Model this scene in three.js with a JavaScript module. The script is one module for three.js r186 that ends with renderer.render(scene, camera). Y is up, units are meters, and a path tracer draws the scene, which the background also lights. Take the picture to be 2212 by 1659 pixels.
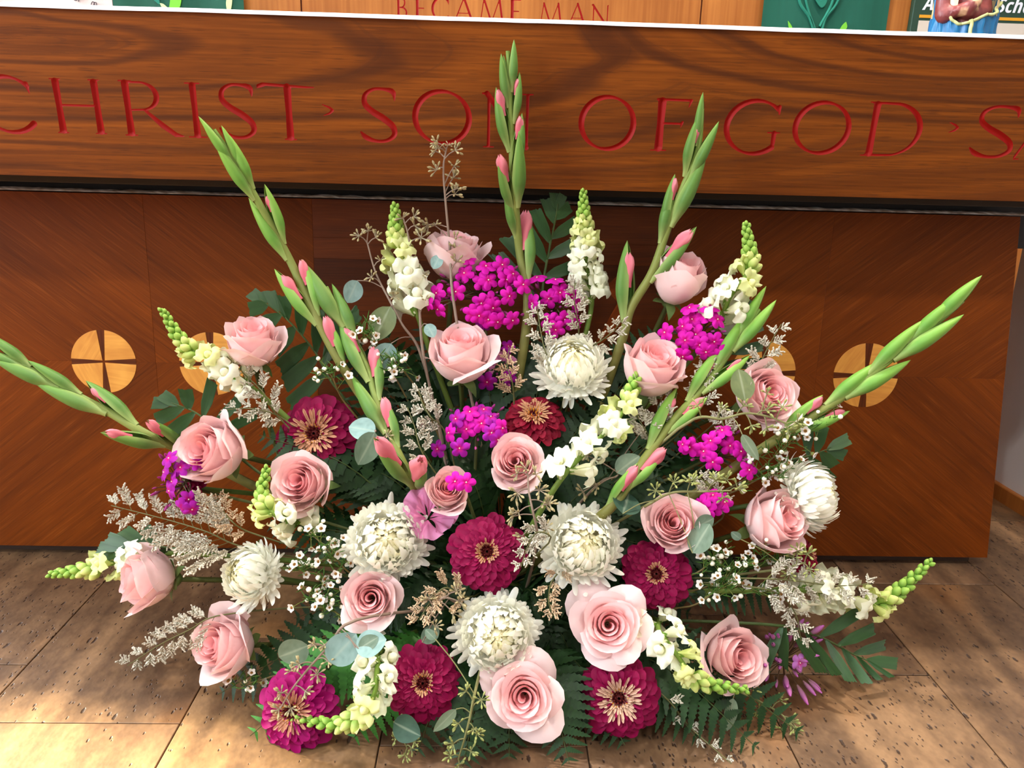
import * as THREE from 'three';
import { mergeGeometries, mergeVertices } from 'three/addons/utils/BufferGeometryUtils.js';
import { RoundedBoxGeometry } from 'three/addons/geometries/RoundedBoxGeometry.js';
import { MarchingCubes } from 'three/addons/objects/MarchingCubes.js';
import { TextGeometry } from 'three/addons/geometries/TextGeometry.js';
import { FontLoader } from 'three/addons/loaders/FontLoader.js';
import { RectAreaLightUniformsLib } from 'three/addons/lights/RectAreaLightUniformsLib.js';

// ---------------------------------------------------------------- camera, sky, sun, exposure
const W = 2212, H = 1659, F = 1660, PITCH = 16.2, ROLL = 1.55, YAW = 1.7, EYE = 0.76;
const R = Math.PI / 180;
const scene = new THREE.Scene();
const camera = new THREE.PerspectiveCamera(2 * Math.atan(H / 2 / F) / R, W / H, 0.05, 60);
camera.position.set(0, EYE, 0);
camera.rotation.set(-PITCH * R, -YAW * R, ROLL * R, 'YXZ');
camera.updateMatrixWorld(true);
const renderer = new THREE.WebGLRenderer({ antialias: true });
renderer.toneMapping = THREE.LinearToneMapping;
renderer.toneMappingExposure = 1.15;
renderer.shadowMap.enabled = true;
RectAreaLightUniformsLib.init();
scene.background = new THREE.Color(0.55, 0.68, 0.9);
const SUN_WAY = [0.82, -0.55, 0.16];
const sun = new THREE.DirectionalLight(new THREE.Color(1, 0.96, 0.88), 38);
sun.position.set(-8.2, 5.5, -2.6); sun.target.position.set(0, 0, -1);
sun.castShadow = true; sun.shadow.radius = 2.6;
Object.assign(sun.shadow.camera, { left: -4, right: 4, top: 4, bottom: -4, near: 0.5, far: 25 });
scene.add(sun, sun.target);
const CEIL = 5.2;
const LAMPS = [   // x, z, candela, colour, what it lights
  [-1.5, -1.8, 20, [1, 0.97, 0.93], -1.2, 'round recessed ceiling lamp over the lettered end of the altar'], [0.25, -2.15, 32, [1, 0.97, 0.93], -1.2, 'round recessed ceiling lamp over the altar middle'], [1.7, -1.8, 46, [1, 0.88, 0.7], -1.1, 'warm round ceiling lamp over the altar end with the statue'],
  [-2.2, 2.2, 16, [1, 0.97, 0.93], -1.3, 'round ceiling lamp nearest the tall windows, facing the altar'], [0, 2.4, 16, [1, 0.97, 0.93], -1.3, 'round ceiling lamp straight across from the altar middle'], [2.2, 2.2, 16, [1, 0.97, 0.93], -1.3, 'round ceiling lamp far from the windows, facing the altar'],
];
const WINDOW_GLOW = 13, BACK_WINDOW_GLOW = 34, WINDOW_TINT = [0.82, 0.92, 1.0];

// ---------------------------------------------------------------- helpers
function rng(seed) { let s = (seed * 2654435761) >>> 0 || 1; return () => { s ^= s << 13; s >>>= 0; s ^= s >>> 17; s ^= s << 5; s >>>= 0; return s / 4294967296; }; }
const V = (x, y, z) => new THREE.Vector3(x, y, z);
const lerp = (a, b, t) => a + (b - a) * t;
const clamp = (x, a = 0, b = 1) => Math.min(b, Math.max(a, x));
const sm = (a, b, x) => { const t = clamp((x - a) / (b - a)); return t * t * (3 - 2 * t); };
const lin = (c) => { c /= 255; return c <= 0.04045 ? c / 12.92 : ((c + 0.055) / 1.055) ** 2.4; };
const S = (r, g, b) => [lin(r), lin(g), lin(b)];
const mixc = (a, b, t) => [lerp(a[0], b[0], t), lerp(a[1], b[1], t), lerp(a[2], b[2], t)];
function hash(x, y) { let h = (Math.imul(x, 374761393) + Math.imul(y, 668265263)) | 0; h = Math.imul(h ^ (h >>> 13), 1274126177); return ((h ^ (h >>> 16)) >>> 0) / 4294967296; }
function noise(x, y) {
  const xi = Math.floor(x), yi = Math.floor(y), u = x - xi, v = y - yi, a = u * u * (3 - 2 * u), b = v * v * (3 - 2 * v);
  return lerp(lerp(hash(xi, yi), hash(xi + 1, yi), a), lerp(hash(xi, yi + 1), hash(xi + 1, yi + 1), a), b);
}
const fbm = (x, y, n = 4) => { let s = 0, a = 0.5, t = 0; for (let i = 0; i < n; i++) { s += a * noise(x, y); t += a; x = x * 2.03 + 17.1; y = y * 2.01 + 5.3; a *= 0.5; } return s / t; };
// the direction in which a point of the photograph lies
function ray(x, y) { return V(x - W / 2, H / 2 - y, -F).applyQuaternion(camera.quaternion).normalize(); }
const P = (x, y, d) => { const r = ray(x, y); return camera.position.clone().addScaledVector(r, -d / r.z); };
const onFloor = (x, y, h = 0) => { const r = ray(x, y); return camera.position.clone().addScaledVector(r, (h - EYE) / r.y); };
const VIEW = V(0, 0, -1).applyQuaternion(camera.quaternion), CUP = V(0, 1, 0).applyQuaternion(camera.quaternion), CRIGHT = V(1, 0, 0).applyQuaternion(camera.quaternion);
const perPx = (p) => p.clone().sub(camera.position).dot(VIEW) / F;
const DZ = [[250, 1.2], [550, 1.2], [750, 1.13], [900, 1.06], [1000, 1.01], [1200, 0.935], [1400, 0.875], [1600, 0.82]];
function dist(x, y) {
  let d = y < 250 ? 1.2 : 0.82;
  for (let i = 0; i + 1 < DZ.length; i++) if (y >= DZ[i][0] && y <= DZ[i + 1][0]) d = lerp(DZ[i][1], DZ[i + 1][1], (y - DZ[i][0]) / (DZ[i + 1][0] - DZ[i][0]));
  return lerp(d, 1.07, Math.min(1, (Math.abs(x - 1090) / 850) ** 2) * 0.8);
}
// a point in the arrangement; never lower than low above the floor
function at(x, y, off = 0, low = 0.012) { let p = P(x, y, dist(x, y) + off); if (p.y < low) { p = onFloor(x, y, low); } return p; }
function facing(p, a, b) {
  const v = camera.position.clone().sub(p).normalize();
  return v.applyAxisAngle(CRIGHT, -b * R).applyAxisAngle(CUP, a * R).normalize();
}
const taken = new Map();
function numbered(n) { const k = taken.get(n) || 0; taken.set(n, k + 1); return k ? `${n}_${String(k).padStart(3, '0')}` : n; }
function thing(name, label, category, pos, group) {
  const o = new THREE.Group(); o.name = numbered(name); if (pos) o.position.copy(pos);
  o.userData = { label, category }; if (group) o.userData.group = group;
  scene.add(o); return o;
}
function mesh(name, g, m, parent, stuff) {
  const o = new THREE.Mesh(g, m); o.name = parent ? name : numbered(name); o.castShadow = o.receiveShadow = true;
  if (stuff) o.userData.kind = 'stuff';
  (parent || scene).add(o); return o;
}
function struct(name, g, m) { const o = mesh(name, g, m); o.userData.kind = 'structure'; return o; }
function structGroup(name) { const o = new THREE.Group(); o.name = name; o.userData.kind = 'structure'; scene.add(o); return o; }
function finish(pos, idx, uv, col) {
  const g = new THREE.BufferGeometry();
  g.setAttribute('position', new THREE.Float32BufferAttribute(pos, 3));
  g.setAttribute('uv', new THREE.Float32BufferAttribute(uv, 2));
  g.setAttribute('color', new THREE.Float32BufferAttribute(col, 3));
  g.setIndex(idx); g.computeVertexNormals(); return g;
}
// a sheet: f(u, v) -> [x, y, z], c(u, v) -> linear colour
function sheet(nu, nv, f, c) {
  const pos = [], uv = [], col = [], idx = [];
  for (let j = 0; j <= nv; j++) for (let i = 0; i <= nu; i++) {
    const u = i / nu, v = j / nv; pos.push(...f(u, v)); uv.push(u, v); col.push(...(typeof c === 'function' ? c(u, v) : c));
  }
  for (let j = 0; j < nv; j++) for (let i = 0; i < nu; i++) { const a = j * (nu + 1) + i, b = a + nu + 1; idx.push(a, a + 1, b, a + 1, b + 1, b); }
  return finish(pos, idx, uv, col);
}
function frames(pts) {
  const T = pts.map((p, i) => pts[Math.min(i + 1, pts.length - 1)].clone().sub(pts[Math.max(i - 1, 0)]).normalize());
  let n = Math.abs(T[0].y) < 0.9 ? V(0, 1, 0) : V(1, 0, 0); n.addScaledVector(T[0], -n.dot(T[0])).normalize();
  const N = [n.clone()];
  for (let i = 1; i < pts.length; i++) { n.addScaledVector(T[i], -n.dot(T[i])).normalize(); N.push(n.clone()); }
  return { T, N, B: T.map((t, i) => t.clone().cross(N[i])) };
}
function tube(pts, rad, c, seg = 6, flat = 1) {
  const { N, B } = frames(pts), pos = [], uv = [], col = [], idx = [], n = pts.length;
  for (let i = 0; i < n; i++) {
    const t = i / (n - 1), r = typeof rad === 'function' ? rad(t) : rad, cc = typeof c === 'function' ? c(t) : c;
    for (let k = 0; k <= seg; k++) {
      const a = k / seg * 2 * Math.PI, x = Math.cos(a) * r, y = Math.sin(a) * r * flat;
      pos.push(pts[i].x + N[i].x * x + B[i].x * y, pts[i].y + N[i].y * x + B[i].y * y, pts[i].z + N[i].z * x + B[i].z * y);
      uv.push(k / seg, t); col.push(...cc);
    }
  }
  for (let i = 0; i + 1 < n; i++) for (let k = 0; k < seg; k++) { const a = i * (seg + 1) + k, b = a + seg + 1; idx.push(a, a + 1, b, a + 1, b + 1, b); }
  return finish(pos, idx, uv, col);
}
const smooth = (pts, n = 14) => new THREE.CatmullRomCurve3(pts, false, 'centripetal').getPoints(n);
// a spindle between two points
function spindle(a, b, r, c, seg = 6, rings = 5, prof = (t) => Math.sin(Math.PI * (0.06 + 0.88 * t)) ** 0.8, flat = 1) {
  const pts = []; for (let i = 0; i <= rings; i++) pts.push(a.clone().lerp(b, i / rings));
  return tube(pts, (t) => r * prof(t), c, seg, flat);
}
const merge = (l) => mergeGeometries(l, false);
const UPV = V(0, 1, 0);
const M4 = (p, q, s = 1) => new THREE.Matrix4().compose(p, q, V(s, s, s));
const aim = (dir, spin = 0) => new THREE.Quaternion().setFromUnitVectors(UPV, dir.clone().normalize()).multiply(new THREE.Quaternion().setFromAxisAngle(UPV, spin));
function tex(w, h, fn, srgb = true) {
  const d = new Uint8Array(w * h * 4);
  for (let j = 0; j < h; j++) for (let i = 0; i < w; i++) { const c = fn(i / w, j / h), k = (j * w + i) * 4; d[k] = clamp(c[0], 0, 255); d[k + 1] = clamp(c[1], 0, 255); d[k + 2] = clamp(c[2], 0, 255); d[k + 3] = 255; }
  const t = new THREE.DataTexture(d, w, h); t.magFilter = THREE.LinearFilter; t.minFilter = THREE.LinearFilter; t.wrapS = t.wrapT = THREE.MirroredRepeatWrapping;
  if (srgb) t.colorSpace = THREE.SRGBColorSpace; t.needsUpdate = true; return t;
}
const std = (o) => new THREE.MeshStandardMaterial({ side: THREE.DoubleSide, ...o });
const phys = (o) => new THREE.MeshPhysicalMaterial({ side: THREE.DoubleSide, thickness: 0, ...o });
const flat = (r, g, b, rough = 0.6, o = {}) => std({ color: new THREE.Color().setRGB(...S(r, g, b)), roughness: rough, ...o });
const box = (x0, x1, y0, y1, z0, z1) => { const g = new THREE.BoxGeometry(x1 - x0, y1 - y0, z1 - z0); g.translate((x0 + x1) / 2, (y0 + y1) / 2, (z0 + z1) / 2); return g; };
function rbox(x0, x1, y0, y1, z0, z1, r = 0.003) { const g = new RoundedBoxGeometry(x1 - x0, y1 - y0, z1 - z0, 2, r); g.translate((x0 + x1) / 2, (y0 + y1) / 2, (z0 + z1) / 2); return g; }
// uv in metres from position, along the given axes
function planar(g, ax = [1, 0, 0], ay = [0, 1, 0], ou = 0, ov = 0) {
  const p = g.attributes.position, uv = new Float32Array(p.count * 2);
  for (let i = 0; i < p.count; i++) { const x = p.getX(i), y = p.getY(i), z = p.getZ(i); uv[2 * i] = x * ax[0] + y * ax[1] + z * ax[2] + ou; uv[2 * i + 1] = x * ay[0] + y * ay[1] + z * ay[2] + ov; }
  g.setAttribute('uv', new THREE.BufferAttribute(uv, 2)); return g;
}

// ---------------------------------------------------------------- materials
// walnut of the inscribed beam: nested long ellipses make the flat-sawn figure (2.4 m x 0.45 m)
const beamTex = tex(2048, 512, (u, v) => {
  const x = u * 2.4, y = v * 0.45, wob = (fbm(x * 2.2, y * 7, 4) - 0.5);
  const d1 = Math.hypot((y - 0.2 + wob * 0.05) / 0.045, (x - 0.5) / 0.36), d2 = Math.hypot((y - 0.235 + wob * 0.04) / 0.034, (x - 1.88) / 0.2);
  const d = Math.min(d1, d2) + wob * 1.1;
  const ring = fbm(d * 3.2 + 3, x * 0.7, 3), fine = fbm(x * 9, y * 420, 3), pore = fbm(x * 30, y * 900, 2);
  let k = clamp(0.55 + (ring - 0.5) * 1.0 + (fine - 0.5) * 0.7);
  let c = mixc([86, 41, 8], [140, 74, 16], k);
  if (Math.abs(ring - 0.38) < 0.02) c = mixc(c, [84, 44, 20], 0.3);
  const ln = Math.abs(d * 1.15 + (fbm(x * 4, y * 12 + 40, 3) - 0.5) * 0.7 - Math.round(d * 1.15 + (fbm(x * 4, y * 12 + 40, 3) - 0.5) * 0.7)); if (d < 6) c = mixc(c, [66, 32, 14], 0.55 * (1 - sm(0.02, 0.16, ln)) * (1 - sm(3, 6, d)));
  if (pore > 0.68) c = mixc(c, [62, 30, 14], (pore - 0.68) * 2.2);
  const kn = Math.max(0, 1 - Math.hypot((x - 0.52) * 260, (y - 0.335) * 420)) + Math.max(0, 1 - Math.hypot((x - 1.4) * 260, (y - 0.26) * 420));
  return mixc(c, [40, 20, 12], clamp(kn * 2));
});
beamTex.repeat.set(1 / 2.4, 1 / 0.45);
const beamMat = phys({ map: beamTex, roughness: 0.55, specularIntensity: 0.28 });
const veneerTex = tex(1024, 1024, (u, v) => {
  const x = u * 0.9, y = v * 0.9;
  const wide = fbm(x * 1.4, y * 16, 3), streak = fbm(x * 5, y * 170, 3), fine = fbm(x * 18, y * 700, 2);
  let c = mixc([94, 42, 5], [130, 62, 8], clamp(0.5 + (wide - 0.5) * 0.9 + (streak - 0.5) * 0.6));
  if (fine > 0.6) c = mixc(c, [172, 98, 36], (fine - 0.6) * 1.0);
  if (fine < 0.36) c = mixc(c, [62, 30, 10], (0.36 - fine) * 1.3);
  return c;
});
veneerTex.repeat.set(1 / 0.9, 1 / 0.9);
const veneerMat = phys({ map: veneerTex, color: new THREE.Color().setRGB(0.84, 0.82, 0.8), roughness: 0.5, specularIntensity: 0.25 });
const veneerDark = phys({ specularIntensity: 0.4, map: veneerTex, color: new THREE.Color().setRGB(0.42, 0.38, 0.36), roughness: 0.48 });
const veneerMid = phys({ specularIntensity: 0.4, map: veneerTex, color: new THREE.Color().setRGB(0.66, 0.6, 0.55), roughness: 0.48 });
const veneerOrange = phys({ specularIntensity: 0.4, map: veneerTex, color: new THREE.Color().setRGB(1.15, 0.95, 0.8), roughness: 0.48 });
const mapleMat = std({ map: tex(256, 256, (u, v) => { const k = fbm(u * 5, v * 60, 3), b = fbm(u * 6, v * 6, 3); return mixc([196, 128, 44], [224, 160, 66], clamp(0.5 + (k - 0.5) + (b - 0.5))); }), roughness: 0.5 });
mapleMat.map.repeat.set(5, 5);
const wallWoodTex = tex(1024, 512, (u, v) => {
  const x = u * 3, y = v * 1.2, k = fbm(x * 30, y * 1.2, 4), f = fbm(x * 140, y * 3, 3), b = fbm(x * 5, y * 5, 3);
  return mixc([146, 84, 34], [178, 112, 52], clamp(0.5 + (k - 0.5) * 0.9 + (f - 0.5) * 0.8 + (b - 0.5) * 0.7));
});
wallWoodTex.repeat.set(1 / 3, 1 / 1.2);
const wallWood = phys({ specularIntensity: 0.4, map: wallWoodTex, roughness: 0.5 });
// travertine: veins along one way, clouds, and open pits with their own depth (1.2 m x 1.2 m)
const pits = (x, y) => {
  let m = 0; const dens = 0.2 + 1.3 * fbm(x * 5 + 40, y * 1.5, 3) ** 1.5;
  for (const [k, th] of [[150, 0.045], [330, 0.09]]) {
    const gx = x * k, gy = y * k * 0.34, ix = Math.floor(gx), iy = Math.floor(gy);
    for (let a = -1; a <= 1; a++) for (let b = -1; b <= 1; b++) {
      const h = hash(ix + a + k * 7, iy + b); if (h > th * dens * dens * 1.5) continue;
      const cx = ix + a + hash(ix + a, iy + b + 99), cy = iy + b + hash(ix + a + 55, iy + b), s = 0.14 + 0.3 * hash(ix + a + 3, iy + b + 8);
      const wob = (fbm(x * 500, y * 400, 2) - 0.5) * 0.7, ang = (hash(ix + a + 21, iy + b + 4) - 0.5) * 0.9, dx = gx - cx, dy = gy - cy;
      m = Math.max(m, clamp((1 + wob - Math.hypot((dx + dy * ang) / s, dy / (s * 1.0))) * 3));
    }
  }
  return m;
};
const TN = 1536, pitMap = new Float32Array(TN * TN);
for (let j = 0; j < TN; j++) for (let i = 0; i < TN; i++) pitMap[j * TN + i] = pits(i / TN * 1.2, j / TN * 1.2);
const pitAt = (u, v) => pitMap[Math.round(v * TN) % TN * TN + Math.round(u * TN) % TN];
const stoneTex = tex(TN, TN, (u, v) => {
  const x = u * 1.2, y = v * 1.2, w = (fbm(x * 4, y * 2, 3) - 0.5) * 0.12;
  const vein = fbm((x + w * 0.6) * 30, y * 1.1, 4), cloud = fbm(x * 7 + 9, y * 5, 4), grain = fbm(x * 160, y * 110, 3), mott = fbm(x * 40, y * 30, 3);
  let c = mixc([86, 62, 42], [146, 112, 79], clamp(0.48 + (vein - 0.5) * 1.2 + (cloud - 0.5) * 0.25 + (grain - 0.5) * 0.5 + (mott - 0.5) * 0.5));
  const rust = sm(0.56, 0.75, fbm(x * 6 + 77, y * 4 + 31, 4)); c = mixc(c, [170, 108, 52], rust * 0.3);
  return mixc(c, [52, 36, 26], pitAt(u, v) * 0.85);
});
stoneTex.repeat.set(1 / 1.2, 1 / 1.2);
const stoneBump = tex(TN, TN, (u, v) => { const b = 225 - pitAt(u, v) * 190 + (fbm(u * 300, v * 220, 2) - 0.5) * 30; return [b, b, b]; }, false);
stoneBump.repeat.set(1 / 1.2, 1 / 1.2);
const stoneMats = [1, 0.9, 1.08, 0.96].map((k, i) => std({ map: stoneTex, bumpMap: stoneBump, bumpScale: 0.0018, roughness: 0.5, color: new THREE.Color().setRGB(k, k * (1 - 0.02 * (i % 2)), k * (1 - 0.04 * (i % 3))) }));
const groutMat = flat(86, 66, 50, 0.9);
const redPaint = phys({ color: new THREE.Color().setRGB(...S(138, 11, 5)), roughness: 0.5, specularIntensity: 0.3 });
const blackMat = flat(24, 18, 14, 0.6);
const whiteWall = flat(226, 222, 220, 0.85);
const petalMat = phys({ vertexColors: true, roughness: 0.62, transmission: 0.3, specularIntensity: 0.35 });
const richPetal = phys({ vertexColors: true, roughness: 0.6, transmission: 0.18, specularIntensity: 0.3 });
const leafMat = phys({ vertexColors: true, roughness: 0.5, transmission: 0.15, specularIntensity: 0.5 });
const palmMat = phys({ vertexColors: true, roughness: 0.4, transmission: 0.08, specularIntensity: 0.6 });
const solidMat = std({ vertexColors: true, roughness: 0.6 });

// ---------------------------------------------------------------- the room
const ALT = -1.356;              // foot of the altar front
const BACK = -3.4;
{
  const floor = structGroup('floor');
  mesh('floor_bed', box(-5, 5, -0.2, -0.006, BACK - 0.2, 5), groutMat, floor);
  const joint = { '-4': -1.365, '-3': -1.026, '-2': -0.9, '-1': -1.1, 0: -0.86, 1: -1.18, 2: -1.018, 3: -1.292, 4: -1.572, 5: -1.15 };
  const r = rng(5), L = 0.56;
  for (let c = -9; c <= 9; c++) {
    const x0 = c * 0.28 - 0.14, j0 = joint[c - 0 + ''] ?? -1.1 - 0.2 * (c & 1);
    // columns are bounded by x = ..., -0.42, -0.14, 0.14, 0.42, ...
    for (let k = -7; k <= 9; k++) {
      const z1 = (joint[c] ?? j0) + k * L, z0 = z1 - L; if (z1 < BACK || z0 > 2.4) continue;
      const g = 0.0009, t = rbox(x0 + g, x0 + 0.28 - g, -0.03, (r() - 0.5) * 0.0008, Math.max(z0 + g, BACK), z1 - g, 0.0012);
      planar(t, [1, 0, 0], [0, 0, 1], r() * 3, r() * 3);
      mesh('tile', t, stoneMats[Math.floor(r() * 4)], floor);
    }
  }
}
struct('wall_right', box(5, 5.2, -0.2, CEIL, BACK - 0.2, 5.2), whiteWall);
struct('wall_front', box(-5.2, 5.2, -0.2, CEIL, 5, 5.2), whiteWall);
struct('ceiling', box(-5.2, 5.2, CEIL, CEIL + 0.2, BACK - 0.2, 5.2), whiteWall);
// the side wall with a tall clear window for the sun and a frosted one
{
  const g = [], zs = [BACK - 0.2, -3.1, -2.05, -1.81, -0.2, 0.5, 2.9, 5], open = [0, 2, 0, 1, 0, 2, 0];
  for (let i = 0; i < 7; i++) {
    if (!open[i]) g.push(box(-5.2, -5, -0.2, CEIL, zs[i], zs[i + 1]));
    else { const y0 = open[i] === 1 ? 1.9 : 1.2, y1 = open[i] === 1 ? 3.3 : 4.2; g.push(box(-5.2, -5, -0.2, y0, zs[i], zs[i + 1]), box(-5.2, -5, y1, CEIL, zs[i], zs[i + 1])); }
  }
  struct('wall_left', merge(g), whiteWall);
  const w1 = structGroup('window_1');
  const tints = [[1, 0.95, 0.78], [0.95, 0.95, 0.9], [1, 0.92, 0.7], [0.8, 0.88, 1]];
  for (let k = 0; k < 4; k++) {
    const z0 = -1.81 + k * 0.4025;
    mesh('pane', box(-5.11, -5.1, 1.9, 3.3, z0 + 0.02, z0 + 0.3825), phys({ color: new THREE.Color().setRGB(...tints[k]), transmission: 1, roughness: 0, thickness: 0 }), w1);
    mesh('mullion', rbox(-5.14, -5.06, 1.9, 3.3, z0 - 0.02, z0 + 0.02), flat(60, 46, 36), w1);
  }
  const w2 = structGroup('window_2');
  for (let k = 0; k < 3; k++) {
    const z0 = 0.5 + k * 0.8;
    mesh('pane', box(-5.12, -5.08, 1.2, 4.2, z0 + 0.02, z0 + 0.78), std({ color: 0xffffff, emissive: new THREE.Color().setRGB(...WINDOW_TINT), emissiveIntensity: 2 }), w2);
    mesh('mullion', rbox(-5.15, -5.03, 1.2, 4.2, z0 - 0.02, z0 + 0.02), flat(60, 46, 36), w2);
  }
  const w3 = structGroup('window_3');
  for (let k = 0; k < 2; k++) {
    const z0 = -3.1 + k * 0.525;
    mesh('pane', box(-5.12, -5.08, 1.2, 4.2, z0 + 0.02, z0 + 0.505), std({ color: 0xffffff, emissive: new THREE.Color().setRGB(...WINDOW_TINT), emissiveIntensity: 2 }), w3);
    mesh('mullion', rbox(-5.15, -5.03, 1.2, 4.2, z0 - 0.02, z0 + 0.02), flat(60, 46, 36), w3);
  }
  const b = new THREE.RectAreaLight(new THREE.Color().setRGB(...WINDOW_TINT), BACK_WINDOW_GLOW, 1.1, 3);
  b.position.set(-4.98, 2.7, -2.55); b.lookAt(0, 2.7, -2.55); scene.add(b);
  const a = new THREE.RectAreaLight(new THREE.Color().setRGB(...WINDOW_TINT), WINDOW_GLOW, 2.4, 3);
  a.position.set(-4.98, 2.7, 1.7); a.lookAt(0, 2.7, 1.7); scene.add(a);
}
// lamps in the ceiling
for (const [x, z, cd, tint, aimZ, label] of LAMPS) {
  const t = thing('ceiling_lamp', label, 'lamp', V(x, CEIL, z), 'recessed ceiling lamps');
  mesh('housing', new THREE.CylinderGeometry(0.1, 0.1, 0.06, 24, 1, true), flat(230, 230, 230, 0.4), t);
  const d = mesh('diffuser', new THREE.CylinderGeometry(0.085, 0.085, 0.01, 24), std({ color: 0xffffff, emissive: new THREE.Color().setRGB(...tint), emissiveIntensity: 3 }), t); d.position.y = -0.015;
  const s = new THREE.SpotLight(new THREE.Color().setRGB(...tint), cd, 0, 0.75, 0.5, 2);
  s.position.set(x, CEIL - 0.06, z); s.target.position.set(x * 0.4, 0.3, aimZ); s.castShadow = true; s.shadow.radius = 3.5; scene.add(s, s.target);
}

// ---------------------------------------------------------------- carved capitals: strokes with a width that varies, height 1
const arc = (cx, cy, rx, ry, a0, a1, w, n = 22) => { const o = []; for (let i = 0; i <= n; i++) { const a = lerp(a0, a1, i / n) * R; o.push([cx + rx * Math.cos(a), cy + ry * Math.sin(a), typeof w === 'function' ? w(lerp(a0, a1, i / n), i / n) : w]); } return o; };
const bar = (x0, y0, x1, y1, w0, w1 = w0) => [[x0, y0, w0], [x1, y1, w1]];
const stem = (x, lean = 0, w = 0.067) => [[x - lean, 1 - w * 0.7, w * 1.08], [x, 0.5, w * 0.9], [x + lean, w * 0.7, w * 1.08]];
const foot = (x, y, h = 0.1) => bar(x - h, y, x + h, y, 0.014);
const round = (a) => 0.024 + 0.038 * Math.abs(Math.cos((a + 22) * R));
const spl = (pts) => new THREE.CatmullRomCurve3(pts.map((p) => V(...p)), false, 'centripetal').getPoints(44).map((p) => [p.x, p.y, Math.max(0.006, p.z)]);
const GLYPHS = {
  C: () => [arc(0.56, 0.5, 0.52, 0.5, 42, 318, (a) => round(a)), bar(0.93, 0.88, 0.97, 0.7, 0.045, 0.008)],
  H: () => [stem(0.14), stem(0.86), bar(0.14, 0.52, 0.86, 0.52, 0.022), foot(0.14, 1), foot(0.14, 0), foot(0.86, 1), foot(0.86, 0)],
  R: () => [stem(0.14), foot(0.14, 1), foot(0.14, 0), [[0.1, 0.98, 0.02], ...arc(0.36, 0.73, 0.26, 0.25, 90, -90, (a) => 0.02 + 0.035 * Math.cos(a * R) ** 2), [0.16, 0.47, 0.018]], [[0.4, 0.48, 0.025], [0.66, 0.2, 0.055], [0.86, 0.03, 0.045], [1.0, 0.0, 0.01]]],
  I: () => [stem(0.5, 0, 0.062), foot(0.5, 1, 0.42), foot(0.5, 0, 0.5)],
  S: () => [spl([[0.86, 0.78, 0.01], [0.83, 0.93, 0.05], [0.62, 0.98, 0.03], [0.36, 0.97, 0.03], [0.18, 0.86, 0.045], [0.17, 0.71, 0.055], [0.32, 0.58, 0.06], [0.62, 0.43, 0.065], [0.82, 0.28, 0.06], [0.84, 0.15, 0.05], [0.68, 0.04, 0.035], [0.4, 0.02, 0.032], [0.16, 0.09, 0.05], [0.06, 0.18, 0.02]])],
  T: () => [stem(0.54), [[0.0, 0.95, 0.03], [0.12, 1.0, 0.03], [0.5, 0.98, 0.026], [0.85, 0.965, 0.02], [1.0, 0.965, 0.012]], bar(0.0, 0.95, 0.14, 0.97, 0.035, 0.015), foot(0.54, 0)],
  O: () => [arc(0.5, 0.5, 0.47, 0.49, 0, 360, (a) => round(a), 36)],
  N: () => [stem(0.14, 0, 0.03), stem(0.88, 0, 0.03), bar(0.1, 1, 0.88, 0.0, 0.05), foot(0.14, 0), foot(0.88, 1), bar(0.02, 1, 0.14, 0.98, 0.02)],
  F: () => [stem(0.22, 0, 0.08), foot(0.22, 0, 0.2), bar(0.1, 0.99, 0.96, 0.985, 0.025), bar(0.96, 0.985, 0.9, 0.84, 0.03, 0.008), bar(0.22, 0.53, 0.78, 0.53, 0.022), bar(0.78, 0.56, 0.74, 0.45, 0.028, 0.008)],
  E: () => [stem(0.22, 0, 0.07), bar(0.1, 0.985, 0.92, 0.985, 0.025), bar(0.22, 0.52, 0.78, 0.52, 0.025), bar(0.1, 0.015, 0.96, 0.015, 0.025)],
  G: () => [arc(0.54, 0.5, 0.52, 0.5, 44, 312, (a) => round(a)), bar(0.93, 0.89, 0.95, 0.73, 0.045, 0.008), [[0.9, 0.4, 0.05], [0.9, 0.2, 0.042], [0.88, 0.1, 0.03]], bar(0.78, 0.41, 1.0, 0.41, 0.014)],
  D: () => [stem(0.16), foot(0.12, 1, 0.08), foot(0.12, 0, 0.1), [[0.1, 0.985, 0.022], [0.3, 0.99, 0.024], ...arc(0.44, 0.5, 0.52, 0.49, 80, -80, (a) => 0.022 + 0.036 * Math.cos((a - 12) * R) ** 2), [0.3, 0.01, 0.022], [0.1, 0.02, 0.022]]],
  A: () => [bar(0.05, 0, 0.5, 1, 0.026), bar(0.5, 1.02, 0.93, 0, 0.05), bar(0.22, 0.36, 0.78, 0.36, 0.02), foot(0.06, 0, 0.09), foot(0.92, 0, 0.1)],
  M: () => [bar(0.07, 0, 0.2, 1, 0.022), bar(0.2, 1, 0.5, 0.02, 0.04), bar(0.5, 0.02, 0.8, 1, 0.022), bar(0.8, 1, 0.93, 0, 0.045), foot(0.07, 0, 0.06), foot(0.93, 0, 0.07)],
  B: () => [stem(0.2, 0, 0.06), [[0.1, 0.98, 0.02], ...arc(0.45, 0.75, 0.32, 0.23, 80, -80, 0.035), [0.2, 0.52, 0.02]], [[0.2, 0.52, 0.02], ...arc(0.5, 0.27, 0.42, 0.25, 80, -80, 0.04), [0.1, 0.02, 0.02]]],
  mark: () => [[[0.1, 0.95, 0.05], [0.6, 0.72, 0.1], [0.82, 0.5, 0.12], [0.6, 0.25, 0.1], [0.1, 0.02, 0.02]]],
};
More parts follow.
